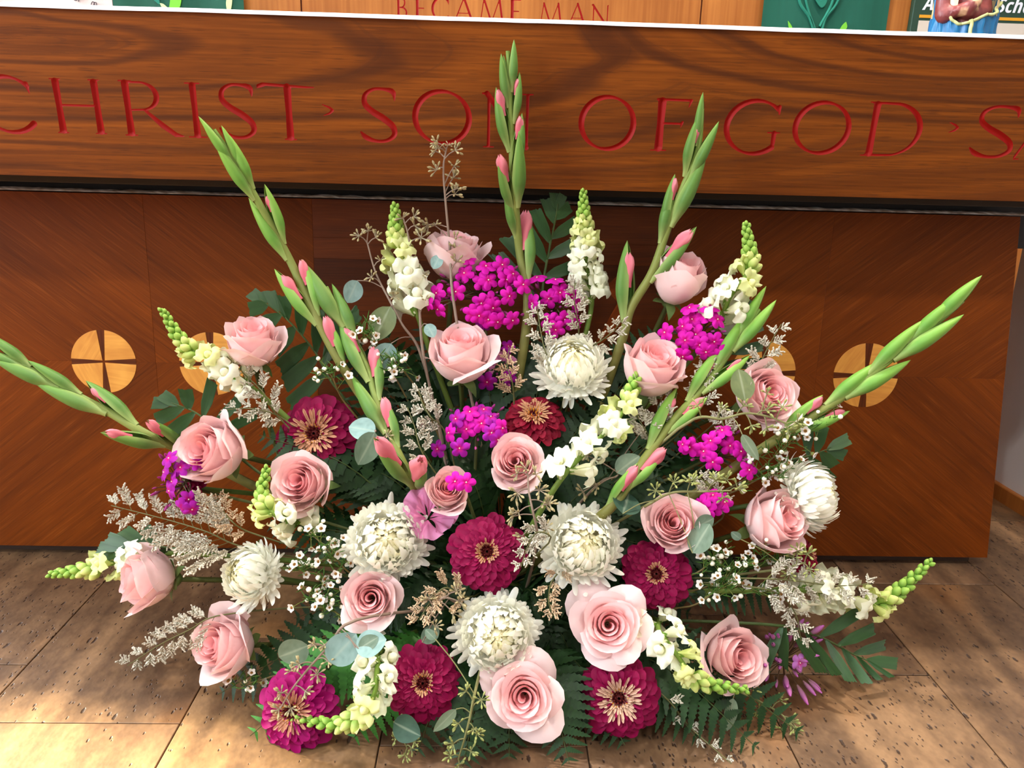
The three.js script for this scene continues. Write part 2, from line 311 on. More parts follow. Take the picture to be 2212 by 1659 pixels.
// an upright board of the plane z = 0 with the letters cut into it as V grooves; letters: [glyph, x0, x1, y0, y1] in board metres
function carve(x0, x1, y0, y1, letters, cell, deep) {
  const wood = { p: [], i: [] }, cut = [];
  const quad = (a, b, c, d) => { const n = wood.p.length / 3; wood.p.push(a, c, 0, b, c, 0, b, d, 0, a, d, 0); wood.i.push(n, n + 1, n + 2, n, n + 2, n + 3); };
  const L = letters.map(([ch, a, b, c, d]) => ({ ch, a, b, c, d, h: d - c, X0: Math.max(x0, a - 0.012), X1: Math.min(x1, b + 0.012) })).sort((p, q) => p.X0 - q.X0);
  const lo = Math.min(...L.map((l) => l.c)) - 0.012, hi = Math.max(...L.map((l) => l.d)) + 0.012, HI = Math.min(hi, y1);
  quad(x0, x1, y0, lo); if (hi < y1) quad(x0, x1, hi, y1);
  let x = x0;
  for (let n = 0; n < L.length; n++) {
    const l = L[n]; if (n && L[n - 1].X1 > l.X0) l.X0 = L[n - 1].X1 = (L[n - 1].X1 + l.X0) / 2;
  }
  for (const l of L) {
    quad(x, l.X0, lo, HI); x = l.X1;
    const sx = l.b - l.a, st = GLYPHS[l.ch]().map((s) => s.map(([px, py, w]) => [l.a + px * sx, l.c + py * l.h, w * l.h]));
    const nx = Math.ceil((l.X1 - l.X0) / cell), ny = Math.ceil((HI - lo) / cell), f = new Float32Array((nx + 1) * (ny + 1));
    const PX = (i) => lerp(l.X0, l.X1, i / nx), PY = (j) => lerp(lo, HI, j / ny);
    for (let j = 0; j <= ny; j++) for (let i = 0; i <= nx; i++) {
      const qx = PX(i), qy = PY(j); let best = 1;
      for (const s of st) for (let k = 0; k + 1 < s.length; k++) {
        const [ax, ay, aw] = s[k], [bx, by, bw] = s[k + 1], dx = bx - ax, dy = by - ay, t = clamp(((qx - ax) * dx + (qy - ay) * dy) / (dx * dx + dy * dy + 1e-12));
        best = Math.min(best, Math.hypot(qx - ax - dx * t, qy - ay - dy * t) - lerp(aw, bw, t));
      }
      if (i === 0 || j === 0 || i === nx || j === ny) best = Math.max(best, 1e-4);
      f[j * (nx + 1) + i] = best;
    }
    const out = { p: [], i: [] };
    const poly = (o, pts) => { const n = o.p.length / 3; for (const q of pts) o.p.push(q[0], q[1], Math.min(0, q[2]) * deep); for (let k = 1; k + 1 < pts.length; k++) o.i.push(n, n + k, n + k + 1); };
    const clip = (tri, sign) => { const r = []; for (let k = 0; k < 3; k++) { const a = tri[k], b = tri[(k + 1) % 3], fa = a[2] * sign, fb = b[2] * sign; if (fa >= 0) r.push(a); if (fa * fb < 0) { const t = fa / (fa - fb); r.push([lerp(a[0], b[0], t), lerp(a[1], b[1], t), 0]); } } return r; };
    for (let j = 0; j < ny; j++) {
      let run = -1;
      const flush = (i) => { if (run >= 0) { quad(PX(run), PX(i), PY(j), PY(j + 1)); run = -1; } };
      for (let i = 0; i < nx; i++) {
        const k = j * (nx + 1) + i, q = [[PX(i), PY(j), f[k]], [PX(i + 1), PY(j), f[k + 1]], [PX(i + 1), PY(j + 1), f[k + nx + 2]], [PX(i), PY(j + 1), f[k + nx + 1]]];
        if (q.every((a) => a[2] > 0)) { if (run < 0) run = i; continue; }
        flush(i);
        for (const tri of [[q[0], q[1], q[2]], [q[0], q[2], q[3]]]) { const a = clip(tri, 1), b = clip(tri, -1); if (a.length > 2) poly(wood, a); if (b.length > 2) poly(out, b); }
      }
      flush(nx);
    }
    cut.push(out);
  }
  quad(x, x1, lo, HI);
  const geo = (o) => { const g = new THREE.BufferGeometry(); g.setAttribute('position', new THREE.Float32BufferAttribute(o.p, 3)); g.setIndex(o.i); g.computeVertexNormals(); return planar(g); };
  const soft = (o) => { let g = new THREE.BufferGeometry(); g.setAttribute('position', new THREE.Float32BufferAttribute(o.p, 3)); g.setIndex(o.i); g = mergeVertices(g, 2e-5); g.computeVertexNormals(); return planar(g); };
  return { wood: geo(wood), cut: cut.map(soft) };
}

// ---------------------------------------------------------------- the altar
const LEANP = 3 * R, LEANB = 5 * R;
const hitPlane = (x, y, q, n) => { const r = ray(x, y), t = q.clone().sub(camera.position).dot(n) / r.dot(n); return camera.position.clone().addScaledVector(r, t); };
const PANEL_FOOT = V(0, (P(0, 1180, -ALT).y + P(2130, 1203, -ALT).y) / 2, ALT), PANEL_N = V(0, Math.sin(LEANP), Math.cos(LEANP)), PANEL_UP = V(0, Math.cos(LEANP), -Math.sin(LEANP));
const panelUV = (x, y) => { const p = hitPlane(x, y, PANEL_FOOT, PANEL_N).sub(PANEL_FOOT); return [p.x, p.dot(PANEL_UP)]; };
const panelTop = (panelUV(0, 411)[1] + panelUV(2205, 469)[1]) / 2;
const BEAM_Z = -1.24;
const beamLow = V(0, (P(0, 377, -BEAM_Z).y + P(2212, 435, -BEAM_Z).y) / 2, BEAM_Z);
const BEAM_N = V(0, -Math.sin(LEANB), Math.cos(LEANB)), BEAM_UP = V(0, Math.cos(LEANB), Math.sin(LEANB));
const beamUV = (x, y) => { const p = hitPlane(x, y, beamLow, BEAM_N).sub(beamLow); return [p.x, p.dot(BEAM_UP)]; };
const beamH = (beamUV(0, 14)[1] + beamUV(2212, 84)[1]) / 2;
const TOPY = beamLow.y + beamH * BEAM_UP.y, TOPZ = BEAM_Z + beamH * BEAM_UP.z;
{
  const altar = thing('altar', 'wide wooden altar with red carved capitals along its walnut beam and inlaid veneer front', 'altar', V(0, 0, ALT));
  const X0 = -1.45, X1 = 1.2;
  // the beam
  const beam = new THREE.Group(); beam.name = 'altar_beam'; altar.add(beam);
  beam.position.set(0, beamLow.y, BEAM_Z - ALT); beam.quaternion.setFromUnitVectors(V(0, 0, 1), BEAM_N);
  const put = [['C', -48, 72, 165, 285], ['H', 112, 226, 172, 287], ['R', 258, 392, 176, 293], ['I', 402, 440, 180, 296], ['S', 466, 560, 181, 299], ['T', 557, 681, 183, 301], ['mark', 694, 724, 225, 251],
    ['S', 773, 866, 190, 307], ['O', 893, 1017, 196, 311], ['N', 1040, 1152, 203, 318], ['O', 1252, 1372, 208, 323], ['F', 1408, 1492, 214, 325], ['G', 1567, 1686, 217, 332], ['O', 1714, 1837, 220, 332], ['D', 1866, 1992, 222, 337], ['mark', 2046, 2074, 263, 288], ['S', 2096, 2208, 228, 341], ['A', 2196, 2310, 234, 345]];
  const letters = put.map(([ch, a, b, t, u]) => { const p = beamUV((a + b) / 2, t), q = beamUV((a + b) / 2, u), l = beamUV(a, (t + u) / 2), r = beamUV(b, (t + u) / 2); return [ch, l[0], r[0], q[1], p[1]]; });
  const { wood, cut } = carve(X0, X1, 0, beamH, letters, 0.0017, 0.75);
  for (const g of [wood, ...cut]) { const uv = g.attributes.uv; for (let i = 0; i < uv.count; i++) uv.setX(i, uv.getX(i) + 1.2); }
  mesh('beam_face', wood, beamMat, beam);
  for (const g of cut) mesh('carved_letter', g, redPaint, beam);
  const back = box(X0, X1, 0.0, beamH, -0.06, -0.012); mesh('beam_core', planar(back), beamMat, beam);
  const lip = merge([box(X0, X1, -0.0005, 0.006, -0.06, -0.0005), box(X0, X1, beamH - 0.004, beamH, -0.06, -0.0005)]); mesh('beam_edge', planar(lip, [1, 0, 0], [0, 1, 1]), beamMat, beam);
  mesh('top_board', planar(rbox(X0, X1, TOPY - 0.05, TOPY - 0.002, -0.8, TOPZ - ALT - 0.02), [1, 0, 0], [0, 0, 1]), beamMat, altar);
  // dark recess between beam and base
  const pt = PANEL_FOOT.clone().addScaledVector(PANEL_UP, panelTop);
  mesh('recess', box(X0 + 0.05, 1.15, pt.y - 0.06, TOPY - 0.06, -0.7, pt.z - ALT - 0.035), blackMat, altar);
  mesh('recess_lip', rbox(X0, 1.2, pt.y + 0.0165, pt.y + 0.06, -0.3, pt.z - ALT + 0.012, 0.002), flat(52, 40, 28, 0.8), altar);
  // worn top edge of the base, with the light it catches painted near-white
  { const n = 300, g = sheet(n, 3, (u, v) => { const x = lerp(X0, 1.045, u), k = fbm(x * 60, 3, 3) * 0.0028; const a = v * Math.PI / 2; return [x, pt.y + 0.002 + Math.sin(a) * (0.0035 + k), pt.z - ALT - 0.01 + Math.cos(a) * 0.0115]; }, (u, v) => { const k = fbm(u * 900, v * 6, 3), j = fbm(u * 130 + 5, v * 3, 3); return mixc(S(170, 150, 128), S(252, 248, 240), clamp((k - 0.35) * 2.2 + (j - 0.5))); }); mesh('worn_lit_edge', g, std({ vertexColors: true, roughness: 0.85 }), altar); }
  // base carcass and toe recess
  const frame = new THREE.Group(); frame.name = 'base_front'; frame.position.set(0, PANEL_FOOT.y, 0); frame.quaternion.setFromUnitVectors(V(0, 0, 1), PANEL_N); altar.add(frame);
  const tr = panelUV(2205, 469), br = panelUV(2133, 1203);
  const piece = (pts, m, ang, depth = 0.004, z = 0, bev = 0.0004, name = 'veneer') => {
    const s = new THREE.Shape(pts.map(([a, b]) => new THREE.Vector2(a, b)));
    const g = new THREE.ExtrudeGeometry(s, { depth: depth - bev, bevelEnabled: true, bevelThickness: bev, bevelSize: bev, bevelOffset: -bev, bevelSegments: 1, curveSegments: 24 }); g.translate(0, 0, z - depth + bev * 0);
    planar(g, [Math.cos(ang), Math.sin(ang), 0], [-Math.sin(ang), Math.cos(ang), 0], ang * 3, pts[0][0] * 1.7);
    return mesh(name, g, m, frame);
  };
  const seam = (panelUV(224, 782)[1] + panelUV(1870, 812)[1]) / 2, sl = panelUV(337, 785)[0], sr = panelUV(1763, 808)[0];
  const cl = panelUV(677, 540)[0], cr = panelUV(1443, 620)[0], ct = (panelUV(677, 512)[1]), cb = seam - (ct - seam);
  const T = panelTop, gr = 38 * R, wr = (y) => lerp(br[0], tr[0], y / T);
  // book-matched veneers, grain running towards the seam
  piece([[X0, seam], [sl, seam], [sl, T], [X0, T]], veneerMat, -gr); piece([[X0, 0], [sl, 0], [sl, seam], [X0, seam]], veneerMat, gr);
  piece([[sl, seam], [cl, seam], [cl, T], [sl, T]], veneerMat, -gr); piece([[sl, 0], [cl, 0], [cl, seam], [sl, seam]], veneerMat, gr);
  piece([[cr, seam], [sr, seam], [sr, T], [cr, T]], veneerMat, gr); piece([[cr, 0], [sr, 0], [sr, seam], [cr, seam]], veneerMat, -gr);
  piece([[sr, seam], [wr(seam), seam], [wr(T), T], [sr, T]], veneerMat, gr); piece([[sr, 0], [wr(0), 0], [wr(seam), seam], [sr, seam]], veneerMat, -gr);
  piece([[cl, ct], [cr, ct], [cr, T], [cl, T]], veneerMid, 0); piece([[cl, 0], [cr, 0], [cr, cb], [cl, cb]], veneerMid, 0);
  // central square: dark rails, darker field and a cross of orange wedges
  const rail = (ct - seam) * 0.16, cx = (cl + cr) / 2, hw = (cr - cl) / 2;
  piece([[cl, ct - rail], [cr, ct - rail], [cr, ct], [cl, ct]], veneerMid, 0.05); piece([[cl, cb], [cr, cb], [cr, cb + rail], [cl, cb + rail]], veneerMid, 0.05);
  piece([[cl, cb + rail], [cr, cb + rail], [cr, ct - rail], [cl, ct - rail]], veneerDark, 0.02);
  const ap = panelUV(1304, 622), ay = ap[1] - 0.0;
  for (const s of [1]) {
    piece([[cx + s * (ap[0] - cx), ay], [cx + s * hw * 0.8, ay + 0.05], [cx + s * hw * 0.8, ay - 0.05]].sort(() => 0), veneerOrange, s * 0.3, 0.004, 0.0006);
    piece([[cx + s * hw * 0.55, seam + 0.02], [cx + s * hw * 0.78, seam + 0.1], [cx + s * hw * 0.72, seam + 0.13]], veneerOrange, s, 0.004, 0.0006);
    piece([[cx, ay - 0.02], [cx + s * 0.05, ct - rail - 0.01], [cx + s * 0.005, ct - rail - 0.01]], veneerMid, s, 0.004, 0.0006);
  }
  mesh('carcass', box(X0, Math.min(tr[0], br[0]) - 0.008, 0.004, T - 0.004, -0.7, -0.0042), veneerDark, frame);
  // pale disc inlays, each of four sectors around a flared cross
  for (const [px, py] of [[224.5, 781], [458, 786], [1648, 806], [1870, 811]]) {
    const d = new THREE.Group(); d.name = 'disc_inlay'; const [u, v] = panelUV(px, py); d.position.set(u, v, 0); frame.add(d);
    const rr = Math.abs(panelUV(px + 70, py)[0] - u);
    for (let k = 0; k < 4; k++) {
      const s = new THREE.Shape(), a0 = k * 90 + 6.2 + (k % 2) * 1.5, a1 = k * 90 + 90 - 6.2 + (k % 2) * 1.5, c = Math.cos, n = Math.sin, ox = c((k * 90 + 45) * R) * rr * 0.05, oy = n((k * 90 + 45) * R) * rr * 0.05;
      s.moveTo(ox, oy); for (let i = 0; i <= 16; i++) { const a = lerp(a0, a1, i / 16) * R; s.lineTo(c(a) * rr, n(a) * rr); }
      const g = new THREE.ExtrudeGeometry(s, { depth: 0.0006, bevelEnabled: true, bevelThickness: 0.0002, bevelSize: 0.0003, bevelOffset: -0.0003, bevelSegments: 1 });
      mesh('disc_sector', planar(g, [c(k), n(k), 0], [-n(k), c(k), 0], k * 0.3 + px, k), mapleMat, d);
    }
    const bars = [0, 1, 2, 3].map((k) => { const a = k * 90 * R, w = 7 * R, s = new THREE.Shape(); s.moveTo(0.001 * Math.cos(a + 1.57), 0.001 * Math.sin(a + 1.57)); s.lineTo(Math.cos(a - w) * rr, Math.sin(a - w) * rr); s.lineTo(Math.cos(a + w) * rr, Math.sin(a + w) * rr); const g = new THREE.ShapeGeometry(s); g.translate(0, 0, 0.0003); return planar(g, [Math.cos(a), Math.sin(a), 0], [-Math.sin(a), Math.cos(a), 0]); });
    mesh('cross_inlay', merge(bars), veneerMid, d);
  }
  const tk = onFloor(2092, 1212);
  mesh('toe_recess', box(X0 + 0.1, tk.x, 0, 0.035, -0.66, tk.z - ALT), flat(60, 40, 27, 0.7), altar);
  // the cloth on top
  const cg = sheet(260, 6, (u, v) => { const x = lerp(X0 - 0.0, X1 + 0.0, u), k = (fbm(x * 9, 2, 3) - 0.5) * 0.004, a = v * 6; return a < 1 ? [x, TOPY + lerp(-0.0006 + k * 0.5, 0.003, a), TOPZ + 0.004 + k * 0.3] : [x, TOPY + 0.005 + k * 0.3, TOPZ + 0.003 - (a - 1) * 0.14]; }, [1, 1, 1]);
  const cl2 = mesh('altar_cloth', cg, std({ color: new THREE.Color().setRGB(0.86, 0.84, 0.84), roughness: 0.9 }));
  cl2.userData = { label: 'thin white cloth lying along the top of the wooden altar', category: 'altar cloth' };
}
// ---------------------------------------------------------------- behind the altar
{
  const wall = structGroup('wall_back'), Zw = BACK;
  mesh('wall_core', box(-5.2, 5.2, -0.2, CEIL, Zw - 0.2, Zw - 0.012), flat(120, 40, 24, 0.7), wall);
  const q = (x, y) => P(x, y, -Zw), gl = q(651, 20).x, gr = q(1513, 40).x, y0 = 0, y1 = 3.2;
  const put = [['B', 856, 880, -6, 40], ['E', 896, 921, -5, 42], ['C', 933, 970, -5, 44], ['A', 980, 1024, -4, 47], ['M', 1034, 1090, -3, 50], ['E', 1101, 1126, -1, 52], ['M', 1164, 1216, 7, 55], ['A', 1227, 1267, 9, 56], ['N', 1276, 1317, 11, 57]];
  const letters = put.map(([ch, a, b, t, u]) => { const m = (a + b) / 2; return [ch, q(a, (t + u) / 2).x, q(b, (t + u) / 2).x, q(m, u).y, q(m, t).y]; });
  const { wood, cut } = carve(gl + 0.003, gr - 0.003, 0.2, y1, letters, 0.003, 0.6);
  for (const g of [wood, ...cut]) g.translate(0, 0, Zw);
  mesh('wood_panel', wood, wallWood, wall); for (const g of cut) mesh('carved_letter', g, redPaint, wall);
  mesh('wood_panel', planar(box(-5, gl - 0.003, y0, y1, Zw - 0.012, Zw)), wallWood, wall);
  mesh('wood_panel', planar(box(gr + 0.003, 5, y0, y1, Zw - 0.012, Zw), [1, 0, 0], [0, 1, 0], 0.7, 0.4), wallWood, wall);
  // hangings
  const cloth = (x0, x1, color, amp, seed) => sheet(40, 12, (u, v) => [lerp(x0, x1, u), lerp(0.85, 2.6, v), Zw + 0.02 + amp * (0.5 + 0.5 * Math.sin(u * 14 + seed + v))], (u, v) => { const k = 0.9 + 0.2 * fbm(u * 200, v * 300, 2); return color.map((c) => c * k); });
  const fabric = std({ vertexColors: true, roughness: 0.85 }), z = (x, y) => q(x, y).x;
  const leafShape = (pts, t = 0.004) => { const s = new THREE.Shape(); s.moveTo(...pts[0]); s.splineThru(pts.slice(1).concat([pts[0]]).map(([a, b]) => new THREE.Vector2(a, b))); return new THREE.ExtrudeGeometry(s, { depth: t, bevelEnabled: false, curveSegments: 6 }); };
  const onBanner = (pts) => pts.map(([x, y]) => { const p = q(x, y); return [p.x, p.y]; });
  const b1 = thing('banner', 'dark green cloth banner with bright leaf appliques beside the white lettered cloth', 'banner');
  mesh('cloth', cloth(z(252, 18), z(532, 28), S(8, 76, 56), 0.008, 1), fabric, b1);
  const lime = flat(110, 190, 50, 0.8), paleL = flat(190, 214, 150, 0.8), teal = flat(24, 118, 96, 0.85);
  for (const [pts, m] of [[[[372, 22], [380, -20], [398, -24], [396, 16], [384, 21]], lime], [[[352, 10], [360, 12], [370, 22], [358, 20]], paleL], [[[496, 26], [494, 8], [500, -16], [507, -2], [504, 24]], paleL], [[[340, 4], [336, -18], [345, -16], [352, 12]], teal]]) { const g = leafShape(onBanner(pts)); g.translate(0, 0, Zw + 0.028); mesh('leaf_applique', g, m, b1); }
  const b2 = thing('banner', 'emerald green cloth banner with teal curved stalks and two small lime leaf tips', 'banner');
  mesh('cloth', cloth(z(1641, 50), z(1909, 62), S(6, 84, 66), 0.008, 3), fabric, b2);
  for (const pts of [[[1718, -30], [1722, 10], [1742, 40], [1752, 70]], [[1728, -30], [1738, 20], [1755, 70]], [[1815, -30], [1800, 12], [1778, 40], [1768, 70]], [[1802, -30], [1788, 16], [1764, 60]]]) { const g = tube(smooth(onBanner(pts).map(([a, b]) => V(a, b, Zw + 0.03)), 12), 0.006, [1, 1, 1], 6); mesh('stalk_applique', g, teal, b2); }
  for (const pts of [[[1696, 48], [1704, 60], [1705, 70], [1698, 62]], [[1820, 50], [1822, 62], [1812, 72], [1806, 70], [1812, 58]], [[1752, 0], [1768, -30], [1780, 0], [1768, 20]]]) { const g = leafShape(onBanner(pts)); g.translate(0, 0, Zw + 0.03); mesh('leaf_applique', g, pts[0][0] === 1752 ? teal : lime, b2); }
  const b3 = thing('banner', 'pale cloth banner with fragments of dark and pink handwriting', 'banner');
  mesh('cloth', cloth(z(-260, 0), z(249, 14), S(214, 196, 190), 0.006, 2), fabric, b3);
  const ink = flat(60, 40, 50), pink = flat(200, 110, 130);
  for (const [pts, m] of [[[[165, -6], [170, 4], [176, 2], [174, -5]], ink], [[[178, 7], [181, -4], [187, -5], [184, 1]], ink], [[[205, 13], [208, 7], [212, 9], [210, 14]], ink], [[[213, 14], [211, 9], [216, 9], [217, 15]], ink], [[[0, 4], [6, 4], [8, 0], [5, -5]], pink], [[[60, -4], [70, -9], [80, -4]], pink]]) mesh('handwriting', tube(smooth(onBanner(pts).map(([a, b]) => V(a, b, Zw + 0.03)), 10), 0.0016, [1, 1, 1], 5), m, b3);
  // the sign
  const sg = thing('sign', 'dark green sign with white italic lettering over a yellow stripe and a beige lower field', 'sign');
  const sl = q(1962, 40), y = (px) => q(2050, px).y, zs = Zw + 0.03;
  mesh('board', rbox(sl.x, sl.x + 1.5, 0.9, 2.2, Zw, zs, 0.004), flat(24, 58, 40, 0.6), sg);
  mesh('stripe', box(q(1977, 40).x, sl.x + 1.4, y(43.5), y(37), zs, zs + 0.002), flat(214, 150, 20, 0.6), sg);
  mesh('lower_field', box(q(1974, 60).x, sl.x + 1.4, 0.95, y(49.5), zs, zs + 0.002), flat(206, 194, 180, 0.7), sg);
  const font = await new FontLoader().loadAsync('fonts/droid/droid_sans_bold.typeface.json');
  const capH = (y(-4) - y(26)), t = new TextGeometry('All Saints School', { font, size: capH, depth: 0.002, curveSegments: 5 });
  t.computeBoundingBox(); const t2 = new TextGeometry('All Saint', { font, size: capH, depth: 0.002 }); t2.computeBoundingBox();
  const a0 = q(1983, 26).x, a1 = q(2136, 26).x, sxx = 0.86 * (a1 - a0) / t2.boundingBox.max.x;
  t.applyMatrix4(new THREE.Matrix4().set(sxx, 0.2, 0, a0, 0, 1, 0, y(26.5), 0, 0, 1, zs, 0, 0, 0, 1));
  mesh('lettering', t, flat(226, 228, 236, 0.6), sg);
}
// painted statue on a stand behind the altar
{
  const Zs = -2.45, o = P(2082, 46, -Zs), baseY = 0.78, k = perPx(o);
  const st = thing('statue_stand', 'plain wooden stand behind the altar under the painted statue', 'stand', V(o.x, 0, Zs));
  mesh('column', rbox(-0.13, 0.13, 0, baseY - 0.03, -0.13, 0.13, 0.006), wallWood, st); mesh('top', rbox(-0.16, 0.16, baseY - 0.03, baseY, -0.16, 0.16, 0.006), wallWood, st);
  const s = thing('statue', 'painted statue with folded arms, dusky red sleeves and a blue cloak edged pale yellow', 'statue', V(o.x, baseY, Zs));
  const L = (x, y, z = 0) => { const p = P(x, y, -Zs - z); return V(p.x - o.x, p.y - baseY, z); };
  const bones = [[L(2084, -130), L(2082, 60), 0.045, 0.05], [L(2082, 60), V(0, 0.02, 0), 0.055, 0.08], [L(2084, -150), L(2084, -195), 0.022, 0.022], [L(2084, -205), L(2084, -225), 0.036, 0.034],
    [L(2052, -110, 0.005), L(2037, 26, 0.02), 0.021, 0.022], [L(2040, 34, 0.03), L(2098, 12, 0.066), 0.022, 0.014], [L(2098, 12, 0.068), L(2116, 0, 0.062), 0.012, 0.01],
    [L(2116, -110, 0.005), L(2126, 22, 0.02), 0.021, 0.021], [L(2124, 26, 0.03), L(2090, 28, 0.056), 0.019, 0.015], [L(2090, 26, 0.06), L(2070, 22, 0.064), 0.012, 0.01]];
  const N = 76, mc = new MarchingCubes(N, solidMat, false, false, 120000), size = 0.42, mid = V(0, 0.36, 0.0);
  mc.reset();
  const field = (p) => { let d = 1; for (const [a, b, ra, rb] of bones) { const ab = b.clone().sub(a), t = clamp(p.clone().sub(a).dot(ab) / ab.lengthSq()), e = p.distanceTo(a.clone().addScaledVector(ab, t)) - lerp(ra, rb, t), h = clamp(0.5 + 0.5 * (d - e) / 0.012); d = lerp(d, e, h) - 0.012 * h * (1 - h); } return d; };
  for (let z = 0; z < N; z++) for (let y = 0; y < N; y++) for (let x = 0; x < N; x++) mc.field[z * N * N + y * N + x] = -field(V((x / N * 2 - 1) * size * 0.45, (y / N * 2 - 1) * size, (z / N * 2 - 1) * size * 0.45).add(mid));
  mc.isolation = 0; mc.update();
  const n = mc.count ?? mc.geometry.drawRange.count, pos = [], uv = [], col = [], idx = [];
  for (let i = 0; i < n; i++) { const p = V(mc.positionArray[3 * i] * size * 0.45, mc.positionArray[3 * i + 1] * size, mc.positionArray[3 * i + 2] * size * 0.45).add(mid); pos.push(p.x, p.y, p.z); uv.push(0, 0); idx.push(i);
    const hand = p.distanceTo(L(2108, 4, 0.066)) < 0.019 || p.distanceTo(L(2078, 24, 0.064)) < 0.014, head = p.y > L(2084, -150).y; col.push(...(hand || head ? S(206, 160, 126) : mixc(S(104, 42, 42), S(142, 68, 66), fbm(p.x * 70, p.y * 60 + p.z * 50, 2)))); }
  let body = finish(pos, idx, uv, col); body.deleteAttribute('normal'); body = mergeVertices(body, 1e-4); body.computeVertexNormals();
  mesh('body', body, std({ vertexColors: true, roughness: 0.42 }), s);
  const EDGE = [[2018, -60], [2027, 0], [2030, 30], [2036, 52], [2046, 62], [2062, 60], [2080, 51], [2096, 41], [2112, 41], [2124, 33], [2134, 14], [2140, -10], [2150, -60]];
  const edgeY = (px) => { for (let i = 0; i + 1 < EDGE.length; i++) if (px <= EDGE[i + 1][0]) return lerp(EDGE[i][1], EDGE[i + 1][1], clamp((px - EDGE[i][0]) / (EDGE[i + 1][0] - EDGE[i][0]))); return -60; };
  const folds = (th, v) => 0.003 * Math.sin(th * 13 + v * 6) + 0.0025 * Math.sin(th * 23 - v * 9), rad = (v) => lerp(0.1, 0.084, v);
  const top = (th) => Math.cos(th) < -0.1 ? L(2082, -40).y : L(2082, edgeY(2082 + Math.sin(th) * 0.084 / k)).y;
  const cloakM = std({ vertexColors: true, roughness: 0.4 });
  mesh('cloak', sheet(120, 24, (u, v) => { const th = u * 2 * Math.PI, h = lerp(0.01, top(th), v), r = rad(v) + folds(th, v) + 0.003 * Math.sin(h * 240 + Math.sin(th * 2) * 4) * sm(0.4, 0.8, v); return [Math.sin(th) * r, h, Math.cos(th) * r * 0.9]; }, (u, v) => mixc(S(10, 80, 136), S(24, 128, 178), fbm(u * 40, v * 10, 2))), cloakM, s);
  mesh('cloak_edge', tube(smooth(Array.from({ length: 61 }, (_, i) => { const th = lerp(-1.35, 1.05, i / 60), r = rad(1) + folds(th, 1) + 0.002; return V(Math.sin(th) * r, top(th) + 0.001, Math.cos(th) * r * 0.9); }), 140), 0.0045, S(186, 190, 128), 6), cloakM, s);
  mesh('cloak_edge', tube(smooth([L(2097, 42, 0.079), L(2099, 52, 0.081), L(2096, 64, 0.084), L(2094, 120, 0.094)], 16), 0.0055, S(186, 190, 128), 6), cloakM, s);
  mesh('veil', sheet(30, 20, (u, v) => { const th = lerp(0.75, 2 * Math.PI - 0.75, u), r = lerp(0.085, 0.045, v ** 3) + folds(th, v) * 0.6; return [Math.sin(th) * r, lerp(L(2084, 40).y, L(2084, -250).y, v), Math.cos(th) * r - 0.005]; }, S(214, 190, 140)), std({ vertexColors: true, roughness: 0.35 }), s);
}
// the low curved wall at the altar's end
{
  const A = onFloor(2145, 1075), B = onFloor(2214, 1118), d = B.clone().sub(A).setY(0), len = d.length(), dir = d.clone().normalize(), nrm = V(-dir.z, 0, dir.x); if (nrm.x > 0) nrm.negate();
  const pts = []; for (let i = 0; i <= 24; i++) { const t = lerp(-0.1, 0.8, i / 24); pts.push(A.clone().addScaledVector(dir, t).addScaledVector(nrm, -0.35 * t * (t - len))); }
  const prism = (off, thick, y0, y1) => { const s = new THREE.Shape(); pts.forEach((p, i) => { const q = p.clone().addScaledVector(nrm, off); i ? s.lineTo(q.x, -q.z) : s.moveTo(q.x, -q.z); }); [...pts].reverse().forEach((p) => { const q = p.clone().addScaledVector(nrm, off - thick); s.lineTo(q.x, -q.z); }); const g = new THREE.ExtrudeGeometry(s, { depth: y1 - y0, bevelEnabled: true, bevelThickness: 0.002, bevelSize: 0.002, bevelOffset: -0.002, bevelSegments: 1 }); g.rotateX(-Math.PI / 2); g.translate(0, y0, 0); return g; };
  const w = thing('low_wall', 'smooth white low wall with a pale wooden skirting beside the altar end', 'wall');
  mesh('wall_body', prism(-0.012, 0.14, 0, 0.84), whiteWall, w);
  mesh('skirting', prism(0, 0.02, 0, 0.036), std({ map: wallWoodTex, color: new THREE.Color().setRGB(1.15, 1.1, 0.9), roughness: 0.5 }), w);
}
// ---------------------------------------------------------------- the flower arrangement
const CORE = V(0.03, 0.1, -1.07), NICK = [];
const NICKS = { rose: ['sideways top rose', 'rose by the upper palm', 'half open rose', 'closed tilted rose', 'tight petalled rose', 'leaf hung rose', 'large edge rose', 'rose on the tan zinnia', 'spiral rose', 'small rose with florets', 'rolled rim rose', 'pointed petal rose', 'rose over the floor', 'low sideways rose', 'tucked rose', 'largest open rose', 'lowest open rose', 'rose behind the green tip'], chrysanthemum: ['highest chrysanthemum', 'shaggy chrysanthemum', 'chrysanthemum with loose petals', 'sideways chrysanthemum', 'profile chrysanthemum', 'round cream chrysanthemum'], zinnia: ['tan centred zinnia', 'golden centred zinnia', 'middle zinnia', 'half hidden zinnia', 'purple low zinnia', 'low magenta zinnia', 'cream streaked zinnia', 'peeking crimson zinnia', 'turned away zinnia'] };
const nick = (o, x, y) => NICK.push([x, y, NICKS[o.userData.category][NICK.filter((n) => n[3] === o.userData.category).length], o.userData.category]);
{
  const b = thing('flower_bowl', 'dark low bowl of green foam under the middle of the flowers', 'bowl', V(CORE.x, 0, CORE.z));
  mesh('bowl', new THREE.LatheGeometry([[0, 0], [0.1, 0], [0.13, 0.03], [0.14, 0.06], [0.135, 0.06], [0.125, 0.032], [0, 0.01]].map((p) => new THREE.Vector2(...p)), 40), blackMat, b);
  mesh('foam', rbox(-0.1, 0.1, 0.012, 0.14, -0.075, 0.075, 0.02), flat(30, 62, 34, 0.95), b);
}
const GREEN = S(72, 104, 40), DKGREEN = S(30, 62, 28);
